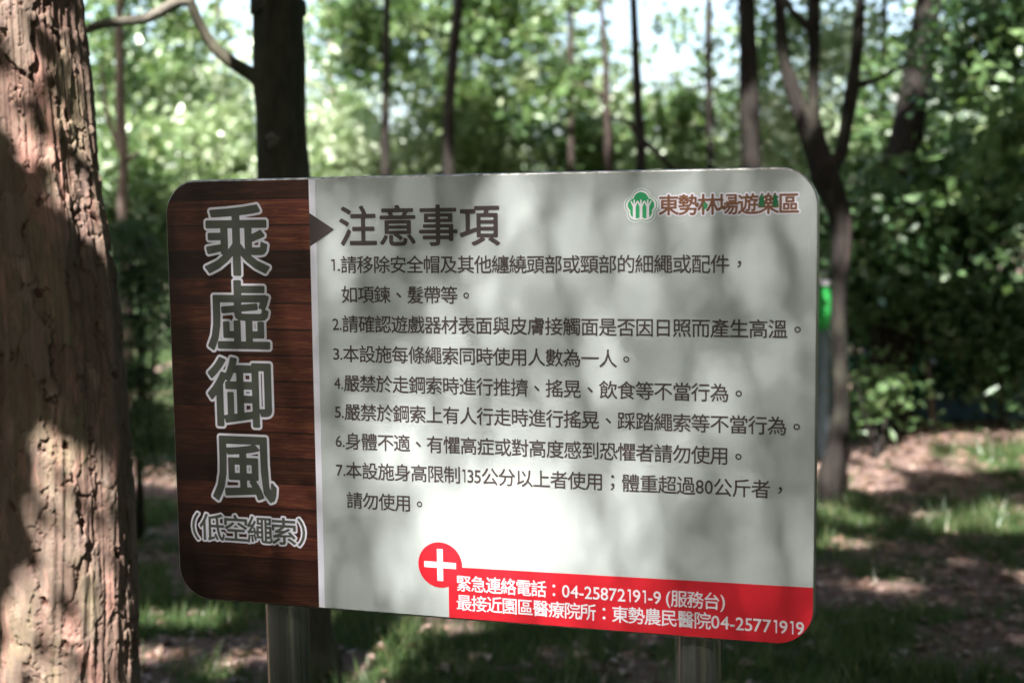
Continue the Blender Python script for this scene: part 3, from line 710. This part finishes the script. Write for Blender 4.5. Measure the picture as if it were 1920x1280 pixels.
# ================================================================== CANOPY: leaves of all crowns; each stands on the sun line of the ground point it shades
def g_of(p): p = np.asarray(p, float); return (p - S * (p[..., 2:3] / S[2]))[..., :2]
def od_ground(x, y):
    """how leafy the canopy is above (along the sun line of) ground point x, y"""
    nz_ = fbm(x * 1.15 + 3, y * 0.95 + 8, 101, 3); nf = fbm(x * 4.2, y * 3.6, 131, 2)
    v = nz_ * 0.68 + nf * 0.32
    near = np.clip((10.5 - y) / 3, 0, 1)
    v = v + 0.052 * near + 0.05 * ((x > 1.0) & (y > 5.5) & (y < 7.15))
    od = np.where(v < 0.42, 0.12, np.where(v < 0.445, 1.2, 4.4))
    od = np.where((y + 1.0 * (nz_ - 0.5) > np.where(x < -1, 12.3, 12.9)) & (x < 2.4 + 0.15 * (y - 12)), 0.05, od)
    od = np.where((x > 2.0) & (y > 8.4) & (y < 10.6) & (v < 0.54), 0.4, od)
    # open clearings
    def hole(cx_, cy_, rx_, ry_, val=0.1):
        nonlocal od
        d = ((x - cx_) / rx_) ** 2 + ((y - cy_) / ry_) ** 2
        od = np.where(d < 1 + 0.7 * (nf - 0.5), np.minimum(od, val), od)
    for h_ in ((-3.3, 12.5, 2.6, 2.6), (2.75, 7.7, 0.75, 0.38), (1.98, 7.2, 0.26, 0.24), (-2.25, 7.7, 0.6, 0.3), (-1.35, 4.9, 0.3, 0.12), (-1.4, 4.5, 0.22, 0.1), (-0.5, 4.75, 0.42, 0.12),
               (1.5, 5.9, 0.22, 0.12), (1.55, 5.2, 0.28, 0.08), (2.3, 5.3, 0.2, 0.1), (1.82, 8.4, 0.30, 0.22), (3.1, 8.85, 0.7, 0.14), (4.2, 11.6, 0.7, 0.5), (2.9, 10.2, 0.3, 0.3), (3.4, 10.6, 0.25, 0.3), (3.9, 9.9, 0.2, 0.3)): hole(*h_)
    return od
# the light and dark bands on the board: transmittance of the crowns, in board mm
BAND = [  # (u0,v0,u1,v1, width mm, strength)  darker streaks where twigs cross
    (560, 0, 300, 420, 75, 0.9), (740, 300, 420, 640, 60, 0.65), (1130, -60, 930, 330, 80, 0.95), (930, 330, 790, 560, 45, 0.45), (350, 380, 330, 900, 60, 1.1),
    (1210, 180, 1060, 620, 75, 0.9), (1010, 560, 950, 860, 55, 0.7), (60, -20, 60, 900, 120, 1.3), (200, -20, 180, 430, 80, 1.0), (200, 640, 200, 900, 120, 1.2), (860, 40, 700, 330, 35, 0.35), (480, 640, 440, 830, 45, 0.5), (1180, 560, 1120, 860, 70, 0.7), (450, -20, 470, 120, 60, 0.7)]
def od_board(u, v):
    od = np.full(u.shape, 2.8)
    for u0, v0, u1, v1, w, s_ in BAND:
        dx, dy = u1 - u0, v1 - v0; t = np.clip(((u - u0) * dx + (v - v0) * dy) / (dx * dx + dy * dy), 0, 1)
        d2 = (u - u0 - t * dx) ** 2 + (v - v0 - t * dy) ** 2; od = od + 1.7 * s_ * np.exp(-d2 / (2 * (w * 0.72) ** 2))
    for cu, cv, ru, rv, s_ in ((640, 625, 230, 165, 1.15), (430, 560, 100, 140, 0.6), (560, 430, 110, 150, 0.5), (880, 420, 80, 200, 0.45), (640, 250, 120, 120, 0.2), (275, 560, 50, 150, 0.9), (720, 590, 110, 100, 0.5), (520, 700, 150, 90, 0.35)):
        od = od - s_ * 1.6 * np.exp(-(((u - cu) / ru) ** 2 + ((v - cv) / rv) ** 2))
    return np.clip(od, 0.03, 4.5)
def board_uv(g):
    """ground point of a sun line -> where that line meets the board plane (mm)"""
    o = np.c_[g, np.zeros(len(g))]; t = ((TOPLEFT - o) @ NRM) / (S @ NRM); q = o + t[:, None] * S
    return (q - TOPLEFT) @ RT * 1000, (TOPLEFT[2] - q[:, 2]) * 1000
PINE_C = P(130, 1150, 2.95)
def pine_uv(g):
    """sun line against the vertical plane through the pine's axis facing the sun: (across m, height m)"""
    nn = np.array([S[0], S[1], 0]); nn /= np.linalg.norm(nn); o = np.c_[g, np.zeros(len(g))]
    pc = PINE_C + nn * 0.12; t = ((pc - o) @ nn) / (S @ nn); q = o + t[:, None] * S
    ac = np.array([-nn[1], nn[0], 0.0]); ac = ac if ac[0] > 0 else -ac
    return (q - pc) @ ac, q[:, 2]
LA = 0.0033                                   # shadow area of one canopy leaf, m2 (7 x 4 cm, tilted)
def poisson(x0, x1, y0, y1, la, odf):
    n = int((x1 - x0) * (y1 - y0) * 5.6 / la); g = np.c_[rng.uniform(x0, x1, n), rng.uniform(y0, y1, n)]
    return g[rng.random(n) < odf(g) / 5.6]
cot = math.sqrt(1 - S[2] ** 2) / S[2]
def combined(g, near_pine=False):
    od = od_ground(g[:, 0], g[:, 1])
    u, v = board_uv(g); inb = (u > -60) & (u < 1260) & (v > -60) & (v < 900); od = np.where(inb, -1, od)
    a, z = pine_uv(g); inp = (a > -0.30) & (a < 0.26) & (z > 0.2) & (z < 2.6)
    # lit: upper part and the lower right part, dark between
    zt = np.interp(a, [-0.095, -0.06, -0.036, 0.012, 0.07, 0.18], [1.89, 1.84, 1.735, 1.675, 1.60, 1.52])
    wob = (vnoise(a * 24, z * 14, 7) - 0.5) * 0.07
    litu = z > zt + wob; litl = (z < 1.09 + wob) & (a > np.interp(z, [0.45, 0.65, 0.77, 1.1], [-0.14, -0.06, 0.02, 0.035]) + wob * 0.4)
    litu |= (np.hypot((a + 0.10) / 0.035, (z - 1.72) / 0.10) < 1)
    pod = np.where(litu, 0.4, np.where(litl, 0.4, 5.5))
    return np.where(inp & ~inb, np.where(near_pine, pod, 0), np.where(near_pine, 0, od))
def poisson_even(x0, x1, y0, y1, la, odf):
    n = int((x1 - x0) * (y1 - y0) * 5.6 / la); i = np.arange(1, n + 1); q = np.stack([(i * a) % 1 for a in (0.8191725134, 0.6710436067, 0.5497004779)], 1)
    g = np.c_[x0 + (x1 - x0) * q[:, 0], y0 + (y1 - y0) * q[:, 1]] + rng.normal(size=(n, 2)) * 0.013
    return g[q[:, 2] < odf(g) / 5.6]
g1 = poisson(-10.5, 11.5, -4, 20, LA, lambda g: np.maximum(combined(g), 0))
g3 = poisson_even(-1.8, 0.4, 2.4, 5.4, 0.0011, lambda g: np.maximum(combined(g, True), 0))  # low leaves added out of view to cast the crisp shadow on the pine
# finer twigs-and-needles leaves over the board so that the light there is soft
LB = 0.00040
g2 = poisson_even(-1.6, 1.6, 2.0, 5.0, LB, lambda g: np.where(combined(g) < 0, od_board(*board_uv(g)), 0))
def place(g, z0, z1):
    z = rng.uniform(z0, z1, len(g)) + 0.5 * (vnoise(g[:, 0] * .8, g[:, 1] * .8, 4) - 0.5)
    return np.c_[g, np.zeros(len(g))] + S * (z / S[2])[:, None]
c1 = place(g1, 5.2, 10.2); c2 = place(g2, 7.2, 9.2); c3 = place(g3, 3.4, 4.9)
tops = np.array([t['top'][:2] for t in trees])
def share(c, size, aspect, mats=None):
    d = ((c[:, None, :2] - tops[None]) ** 2).sum(2); own = d.argmin(1)
    for i, t in enumerate(trees):
        cc = c[own == i]
        if len(cc): t['pts'].append((cc, size, aspect))
for k in range(0, len(c1), 40000): pass
def share_all():
    for c, size, aspect in ((c1, 0.13, 0.75), (c3, 0.07, 0.75), (c2, 0.033, 0.72)):
        own = np.empty(len(c), int)
        for k in range(0, len(c), 20000):
            own[k:k + 20000] = ((c[k:k + 20000, None, :2] - tops[None]) ** 2).sum(2).argmin(1)
        for i, t in enumerate(trees):
            cc = c[own == i]
            if len(cc): t['pts'].append((cc, size, aspect))
share_all()
print("canopy leaves", len(c1), len(c2), len(c3))

# ================================================================== UNDERSTOREY seen in the picture
def clump_points(cpos, crad, n_cl, per, cr, squash=0.6):
    """leaf points in n_cl clumps spread through an ellipsoid"""
    d = rng.normal(size=(n_cl, 3)); d /= np.linalg.norm(d, axis=1)[:, None]
    c = cpos + d * (rng.random(n_cl) ** 0.6 * rng.uniform(0.7, 1.45, n_cl))[:, None] * np.asarray(crad)
    k = np.repeat(np.arange(n_cl), per); off = rng.normal(size=(len(k), 3)) * cr * np.array([1, 1, squash]) * (0.6 + 0.8 * rng.random(n_cl))[k][:, None]
    return c[k] + off, c, k
def foliage(root, px, py, rpx, rpy, Y, depth, n_cl, per, size, mat, cr=0.16, name="crown", tw=0, bark=None, aspect=0.6, flat=0.3):
    if name == 'crown': n_cl = int(n_cl * 0.85); per = int(per * 0.52); cr *= 0.75; depth *= 0.55; size *= 1.12
    else: per = int(per * 0.8); depth *= 0.6
    c = P(px, py, Y); s_ = Y / F
    pts, cc, k = clump_points(c, (rpx * s_, depth, rpy * s_), n_cl, per, cr)
    sh = np.clip(rng.random(n_cl)[k] * 0.65 + rng.random(len(pts)) * 0.4, 0, 1); ok = pts[:, 2] > gh(pts[:, 0], pts[:, 1]) + 0.02
    pts, sh = pts[ok], sh[ok]
    o = leaves(name, pts, rng.uniform(0.6, 1.3, len(pts)) * size, mat, root, flat=flat, aspect=aspect, shade=sh)
    if tw:
        m = Merge(); base = world_loc(root) + np.array([0, 0, max(0.2, (c[2] - rpy * s_) * 0.6)])
        for q in cc[:tw]:
            a = base if c[2] - base[2] < 1.2 else np.array([c[0], c[1], c[2] - rpy * s_ * 0.8]); mid = (a + q) / 2 + rng.normal(size=3) * 0.08
            pth = smooth_path([a, mid, q], 7); V, Fc = tube(pth, np.linspace(0.012, 0.003, 7), 5); m.add(V, Fc, 0.5)
        m.build("twigs", bark or M_BARK_FAR, root, smooth=True)
    return o
def low_foliage(t, *a, **k): return foliage(t['root'], *a, **k)
def T(i): return trees[i]
by = {t['root']['label']: t for t in trees}
def find(sub): return next(t for l, t in by.items() if sub in l)
# crowns of the trees that hang into the view
pink, olive = find("pale pinkish slim"), tb
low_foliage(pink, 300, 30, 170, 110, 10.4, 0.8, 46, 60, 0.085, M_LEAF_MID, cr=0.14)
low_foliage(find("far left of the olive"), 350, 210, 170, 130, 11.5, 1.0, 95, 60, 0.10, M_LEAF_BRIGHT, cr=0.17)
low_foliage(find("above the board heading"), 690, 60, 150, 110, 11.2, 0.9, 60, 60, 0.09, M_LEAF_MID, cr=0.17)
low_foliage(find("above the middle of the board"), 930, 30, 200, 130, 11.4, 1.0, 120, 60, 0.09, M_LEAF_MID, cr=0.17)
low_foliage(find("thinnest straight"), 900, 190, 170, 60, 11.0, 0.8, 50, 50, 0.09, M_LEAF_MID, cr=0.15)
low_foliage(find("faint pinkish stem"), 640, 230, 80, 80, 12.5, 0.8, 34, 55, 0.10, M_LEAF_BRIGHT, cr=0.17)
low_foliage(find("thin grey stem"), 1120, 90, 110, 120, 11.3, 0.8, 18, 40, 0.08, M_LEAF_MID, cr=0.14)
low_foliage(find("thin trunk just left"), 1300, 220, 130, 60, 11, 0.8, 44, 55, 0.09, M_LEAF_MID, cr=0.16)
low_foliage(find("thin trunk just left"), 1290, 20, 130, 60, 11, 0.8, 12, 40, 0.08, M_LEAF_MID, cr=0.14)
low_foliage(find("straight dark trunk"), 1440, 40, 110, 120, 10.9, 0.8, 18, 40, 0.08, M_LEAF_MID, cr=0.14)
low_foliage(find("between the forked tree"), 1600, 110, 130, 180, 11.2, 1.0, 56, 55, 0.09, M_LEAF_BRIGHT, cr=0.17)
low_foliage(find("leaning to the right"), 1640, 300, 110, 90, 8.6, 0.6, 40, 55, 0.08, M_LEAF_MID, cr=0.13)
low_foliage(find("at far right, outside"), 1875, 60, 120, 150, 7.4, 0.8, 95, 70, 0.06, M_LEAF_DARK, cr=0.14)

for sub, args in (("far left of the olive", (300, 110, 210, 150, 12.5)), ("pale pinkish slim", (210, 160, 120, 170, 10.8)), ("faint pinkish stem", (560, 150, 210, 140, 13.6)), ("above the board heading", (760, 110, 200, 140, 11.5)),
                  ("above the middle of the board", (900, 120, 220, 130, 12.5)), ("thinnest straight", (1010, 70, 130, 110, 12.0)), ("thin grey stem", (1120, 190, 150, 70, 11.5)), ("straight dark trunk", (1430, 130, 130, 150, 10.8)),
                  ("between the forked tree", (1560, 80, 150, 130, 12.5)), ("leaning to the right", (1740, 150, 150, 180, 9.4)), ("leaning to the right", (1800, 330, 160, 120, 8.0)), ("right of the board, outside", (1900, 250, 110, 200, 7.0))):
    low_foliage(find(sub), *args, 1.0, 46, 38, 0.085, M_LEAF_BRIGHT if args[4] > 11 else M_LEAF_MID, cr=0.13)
def shrub(label, px, py, rpx, rpy, Y, depth, n_cl, per, size, mat, cr=0.14, name="shrub", cat="shrub", tw=8, aspect=0.6, bark=None, group=None, flat=0.3):
    c = P(px, py, Y); root = empty(name, (c[0], c[1], float(gh(c[0], c[1]))), label, cat, group or ("bushes in the woodland behind the board" if name == "shrub" else None))
    foliage(root, px, py, rpx, rpy, Y, depth, n_cl, per, size, mat, cr, "foliage", 0, aspect=aspect, flat=flat)
    m = Merge(); b = np.array([c[0], c[1], float(gh(c[0], c[1])) - 0.05])
    for k in range(tw):
        q = c + rng.normal(size=3) * np.array([rpx * Y / F * 0.5, depth * 0.4, rpy * Y / F * 0.45]); q[2] = max(q[2], b[2] + 0.3)
        mid = b * 0.5 + q * 0.5 + rng.normal(size=3) * 0.06; mid[:2] = b[:2] * 0.6 + q[:2] * 0.4
        V, Fc = tube(smooth_path([b, mid, q], 8), np.linspace(0.016, 0.004, 8), 6); m.add(V, Fc, 0.5)
    m.build("stems", bark or M_BARK_FAR, root, smooth=True); return root
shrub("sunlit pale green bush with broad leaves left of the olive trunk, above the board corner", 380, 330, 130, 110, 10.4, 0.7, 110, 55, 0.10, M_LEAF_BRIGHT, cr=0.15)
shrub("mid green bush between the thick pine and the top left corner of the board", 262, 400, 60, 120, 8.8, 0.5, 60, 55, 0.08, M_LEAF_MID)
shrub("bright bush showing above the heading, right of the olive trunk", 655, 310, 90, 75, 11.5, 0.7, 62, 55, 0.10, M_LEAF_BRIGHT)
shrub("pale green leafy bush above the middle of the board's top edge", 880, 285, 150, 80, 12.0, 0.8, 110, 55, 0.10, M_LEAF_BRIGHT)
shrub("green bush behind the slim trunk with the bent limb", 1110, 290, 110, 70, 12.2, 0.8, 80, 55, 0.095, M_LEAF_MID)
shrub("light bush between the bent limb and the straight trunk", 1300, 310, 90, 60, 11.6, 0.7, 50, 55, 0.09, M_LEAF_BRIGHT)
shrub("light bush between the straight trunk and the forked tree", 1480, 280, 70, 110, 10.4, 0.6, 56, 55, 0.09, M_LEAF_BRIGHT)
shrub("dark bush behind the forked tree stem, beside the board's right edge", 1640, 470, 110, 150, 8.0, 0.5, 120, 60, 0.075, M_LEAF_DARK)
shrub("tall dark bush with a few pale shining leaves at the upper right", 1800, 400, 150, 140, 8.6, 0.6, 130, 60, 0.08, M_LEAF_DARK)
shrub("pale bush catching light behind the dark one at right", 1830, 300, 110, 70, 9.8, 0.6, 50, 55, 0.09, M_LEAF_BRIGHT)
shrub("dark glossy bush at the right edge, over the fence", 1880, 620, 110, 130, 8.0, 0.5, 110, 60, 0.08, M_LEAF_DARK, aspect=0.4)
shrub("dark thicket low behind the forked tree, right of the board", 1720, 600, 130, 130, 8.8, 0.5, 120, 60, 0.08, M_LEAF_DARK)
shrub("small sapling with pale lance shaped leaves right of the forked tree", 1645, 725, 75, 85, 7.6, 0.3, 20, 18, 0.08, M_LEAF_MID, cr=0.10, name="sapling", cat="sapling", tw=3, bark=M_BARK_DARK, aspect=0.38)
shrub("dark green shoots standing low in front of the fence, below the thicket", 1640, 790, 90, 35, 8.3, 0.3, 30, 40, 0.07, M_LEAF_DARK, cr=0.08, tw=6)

# pale twin stem at the fence foot
c = P(1728, 840, 8.2); root = empty("young_shrub", (c[0], c[1], float(gh(c[0], c[1]))), "pair of short pale stems leaning apart in front of the fence", "stem")
for pts in ([(1728, 858, 14), (1742, 820, 15), (1748, 780, 14), (1740, 700, 8), (1738, 600, 6)], [(1718, 858, 12), (1708, 820, 11), (1704, 795, 10), (1700, 760, 6)]):
    Pb, Rb = px_path(pts, 8.2); Pb[0][2] = gh(c[0], c[1]) - 0.03; q = smooth_path(np.c_[Pb, Rb], 16); V, Fc = tube(q[:, :3], q[:, 3], 8, noise=0.1); mesh_np("stem", V, Fc, M_BARK_PALE, root, smooth=True)

# the dark drooping conifer between pine and board
c = P(262, 900, 6.2); root = empty("conifer_sapling", (c[0], c[1], float(gh(c[0], c[1]))), "dark drooping conifer between the thick pine and the board's left edge", "conifer")
st = px_path([(262, 1010, 16), (262, 900, 14), (262, 760, 12), (264, 600, 9), (266, 500, 6)], 6.2); st[0][0][2] = gh(c[0], c[1]) - 0.05
V, Fc = tube(st[0], st[1], 8); mesh_np("trunk", V, Fc, M_BARK_DARK, root, smooth=True)
pts = []; mB = Merge()
for k in range(64):
    z = rng.uniform(0.42, 1.55); a = rng.uniform(0, 2 * pi); L = (0.44 - (z - 0.42) * 0.20) * rng.uniform(0.7, 1.15); o_ = np.array([c[0], c[1], z])
    tip = o_ + np.array([cos(a) * L, sin(a) * L, -0.16 * rng.uniform(.5, 1.3)]); mid = (o_ + tip) / 2 + np.array([0, 0, 0.05])
    pth = smooth_path([o_, mid, tip], 7); V, Fc = tube(pth, np.linspace(0.006, 0.002, 7), 4); mB.add(V, Fc, .5)
    for q in pth[1:]:
        n_ = 20; pts.append(q + rng.normal(size=(n_, 3)) * np.array([0.035, 0.035, 0.02]) + np.array([0, 0, -0.015]))
pts = np.vstack(pts); leaves("needles", pts, 0.045, M_LEAF_DARK, root, aspect=0.22); mB.build("branches", M_BARK_DARK, root, smooth=True)

# build the canopies now and give every crown its limbs
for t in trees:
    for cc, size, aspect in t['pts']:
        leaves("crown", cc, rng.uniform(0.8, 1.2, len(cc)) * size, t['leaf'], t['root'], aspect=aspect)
    if t['pts']:
        allp = np.vstack([q[0] for q in t['pts']]); m = Merge(); top = t['top']
        for k in range(12):
            q = allp[rng.integers(len(allp))]; h = rng.uniform(0.72, 0.98); a = np.array([top[0], top[1], top[2] * h])
            mid = (a + q) / 2 + rng.normal(size=3) * 0.15
            V, Fc = tube(smooth_path([a, mid, q], 8), np.linspace(0.04, 0.006, 8), 6); m.add(V, Fc, .5)
        m.build("limbs", t['bark'], t['root'], smooth=True)

# far wood: one mass behind, and the same wood closing in at the sides and behind the camera
mp = []; shd = []
for k in range(540):
    x = rng.uniform(-17, 17); y = rng.uniform(15, 26); d = y
    pxx = 960 + x / y * F
    tp_ = np.interp(pxx, [0, 300, 520, 700, 950, 1040, 1120, 1360, 1440, 1700, 1900], [250, 260, 290, 320, 305, 320, 330, 320, 280, 210, 120])
    tp_ += 200 * (vnoise(pxx / 60.0, y * 0.7, 300) - 0.5) * (0.4 if 1030 < pxx < 1380 else 1) + rng.uniform(-20, 60)
    if rng.random() < (0.22 if not (1030 < pxx < 1380) else 0.12): tp_ -= rng.uniform(20, 210)
    ztop = CAMZ + (409 - tp_) / F * d; g0 = float(gh(x, y))
    z = g0 + rng.random() ** 0.6 * max(ztop - g0, 0.5)
    mp.append(np.array([x, y, z]) + rng.normal(size=(90, 3)) * np.array([0.34, 0.3, 0.24])); shd.append(np.clip(rng.random() * 0.8 + rng.random(90) * 0.35 - 0.05, 0, 1))
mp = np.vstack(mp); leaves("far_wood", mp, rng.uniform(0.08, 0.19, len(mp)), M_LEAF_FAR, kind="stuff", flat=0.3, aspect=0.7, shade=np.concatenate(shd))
mp = []
for k in range(1500):
    a = rng.uniform(0, 2 * pi); rad_ = rng.uniform(11, 16); x = 0.5 + rad_ * cos(a); y = 2.5 + rad_ * sin(a) * 1.05
    if y > 6 and abs(x) < 0.47 * y + 1.2: continue
    mp.append(np.array([x, y, rng.uniform(0.1, 8.5)]) + rng.normal(size=(42, 3)) * np.array([0.6, 0.6, 0.5]))
mp = np.vstack(mp); leaves("surrounding_wood", mp, 0.34, M_LEAF_DARK, kind="stuff", flat=0.2, aspect=0.8)

# ================================================================== FENCE and barrel
def boxv(c, s):
    c = np.array(c, float); h = np.array(s, float) / 2
    V = [c + h * np.array(q) for q in ((-1, -1, -1), (1, -1, -1), (1, 1, -1), (-1, 1, -1), (-1, -1, 1), (1, -1, 1), (1, 1, 1), (-1, 1, 1))]
    return V, [(0, 3, 2, 1), (4, 5, 6, 7), (0, 1, 5, 4), (1, 2, 6, 5), (2, 3, 7, 6), (3, 0, 4, 7)]
def paint(name, c, rough=0.5):
    t = NT(name); n = t.noise(12, 5, 0.65, t.obj()); col = t.mix(t.ramp(n, [(0.45, (0, 0, 0)), (0.7, (.6, .6, .6))]), (*c, 1), (c[0] * .5 + .03, c[1] * .5 + .025, c[2] * .5 + .02, 1))
    t.bsdf(col, rough); return t.m
M_TEAL = paint("teal_green_paint", (0.03, 0.22, 0.15)); M_BLUE = paint("dull_blue_paint", (0.06, 0.14, 0.22)); M_BARREL = paint("bright_green_plastic", (0.06, 0.55, 0.12), 0.4); M_GREY = paint("grey_blue_paint", (0.22, 0.28, 0.34))
fy = 8.5; fx0, fx1 = P(1500, 800, fy)[0], P(1990, 800, fy)[0]
fence = empty("low_fence", (fx0, fy, float(gh(fx0, fy))), "low teal fence with dull blue boards behind the dark bushes at right", "fence")
npst = 5
for k in range(npst):
    x = fx0 + (fx1 - fx0) * k / (npst - 1); z = float(gh(x, fy)); V, Fc = boxv((x, fy, z + 0.27), (0.045, 0.045, 0.64)); mesh_np("fence_post", V, Fc, M_GREY, fence)
    if k < npst - 1:
        w = (fx1 - fx0) / (npst - 1); xm = x + w / 2; zb = float(gh(xm, fy))
        V, Fc = boxv((xm, fy - 0.036, zb + 0.13), (w - 0.006, 0.02, 0.15)); mesh_np("blue_board", V, Fc, M_BLUE, fence)
        for zz in (0.28, 0.53): V, Fc = boxv((xm, fy - 0.036, zb + zz), (w - 0.006, 0.02, 0.04)); mesh_np("rail", V, Fc, M_TEAL, fence)
        ns = 8
        for j in range(ns):
            V, Fc = boxv((x + w * (j + 0.5) / ns, fy - 0.016, zb + 0.38), (0.04, 0.012, 0.32)); mesh_np("slat", V, Fc, M_TEAL, fence)
c = P(1546, 570, 7.7); rb = 0.16
by_ = 7.7
barrel = empty("green_barrel", (c[0] - 0.1, by_, float(gh(c[0], by_))), "bright green barrel with a pale rim, on a stand between board edge and forked tree", "barrel")
prof = [(0.86, 0.11), (0.88, 0.125), (0.96, 0.14), (1.04, 0.14), (1.10, 0.135), (1.13, 0.13)]
V = []; Fc = []; nb = 28
for z, r in prof:
    for k in range(nb): V.append((c[0] - 0.1 + r * cos(2 * pi * k / nb), by_ + r * sin(2 * pi * k / nb), z))
for i in range(len(prof) - 1):
    for k in range(nb): Fc.append((i * nb + k, i * nb + (k + 1) % nb, (i + 1) * nb + (k + 1) % nb, (i + 1) * nb + k))
Fc.append(tuple(range(nb - 1, -1, -1))); Fc.append(tuple((len(prof) - 1) * nb + k for k in range(nb)))
mesh_np("body", V, Fc, M_BARREL, barrel, smooth=False)
V, Fc = tube([(c[0] - .1, by_, 1.131), (c[0] - .1, by_, 1.155)], [0.142, 0.142], 28); mesh_np("rim", V, Fc, M_WHITE2, barrel)
for sx_ in (-1, 1):
    for sy_ in (-1, 1): V, Fc = boxv((c[0] - .1 + sx_ * .09, by_ + sy_ * .09, 0.44), (0.035, 0.035, 0.838)); mesh_np("leg", V, Fc, M_GREY, barrel)

# ================================================================== GROUND COVER
n = 240000; x = rng.uniform(-3.6, 5.0, n); y = 3.6 + 7.4 * rng.random(n) ** 1.2
keep = rng.random(n) < np.clip((cover_mask(x, y) - 0.41) * 7, 0.05, 1); x, y = x[keep], y[keep]; n = len(x); z = gh(x, y)
tuft = rng.random(n) < 0.06
h = rng.uniform(0.02, 0.06, n) * (1 + 1.2 * (cover_mask(x * 3, y * 3) > 0.56)); a = rng.uniform(0, 2 * pi, n); lean = rng.uniform(0.1, 0.8, n) * h
w = rng.uniform(0.002, 0.005, n)
b0 = np.stack([x - np.cos(a) * w, y - np.sin(a) * w, z - 0.005], 1); b1 = np.stack([x + np.cos(a) * w, y + np.sin(a) * w, z - 0.005], 1)
a2 = rng.uniform(0, 2 * pi, n); tp = np.stack([x + np.cos(a2) * lean, y + np.sin(a2) * lean, z + h], 1)
V = np.stack([b0, b1, tp], 1).reshape(-1, 3); Q = np.arange(3 * n).reshape(-1, 3)
gs = mesh_np("grass", V, Q, M_GRASS, attrs={"rnd": np.repeat(rng.random(n), 3)}); tag(gs, "short green grass growing in patches over the woodland floor", "grass", kind="stuff")
n = 26000; x = rng.uniform(-3.8, 5.2, n); y = 3.4 + 8.5 * rng.random(n)
keep = rng.random(n) < np.clip((0.56 - cover_mask(x, y)) * 6, 0.08, 1); x, y = x[keep], y[keep]; z = gh(x, y) + 0.008
C_ = np.stack([x, y, z], 1); lt = leaves("leaf_litter", C_, rng.uniform(0.03, 0.08, len(x)), M_LITTER, flat=0.85, kind="stuff", fold=0.35); tag(lt, "fallen brown and pinkish dead leaves scattered on the bare earth", "dead leaves")

for k in range(46):
    x = rng.uniform(-3.0, 4.2); y = rng.uniform(3.9, 9.0); L = rng.uniform(0.12, 0.5); a = rng.uniform(0, pi); n_ = 6
    if abs(x) < 0.2 and y < 4: continue
    t_ = np.linspace(-.5, .5, n_); xx = x + cos(a) * L * t_ + rng.normal(size=n_) * L * 0.04; yy = y + sin(a) * L * t_ + rng.normal(size=n_) * L * 0.04
    rr_ = rng.uniform(0.003, 0.009); V, Fc = tube(np.c_[xx, yy, gh(xx, yy) + rr_ * 0.8], np.linspace(rr_, rr_ * 0.4, n_), 6)
    st_m = STK if k else Merge()
    STK = st_m; STK.add(V, Fc, 0.5)
tag(STK.build("fallen_twigs", M_BARK_PALE, smooth=True), "thin dry twigs lying scattered over the leaf litter", "twigs", kind="stuff")
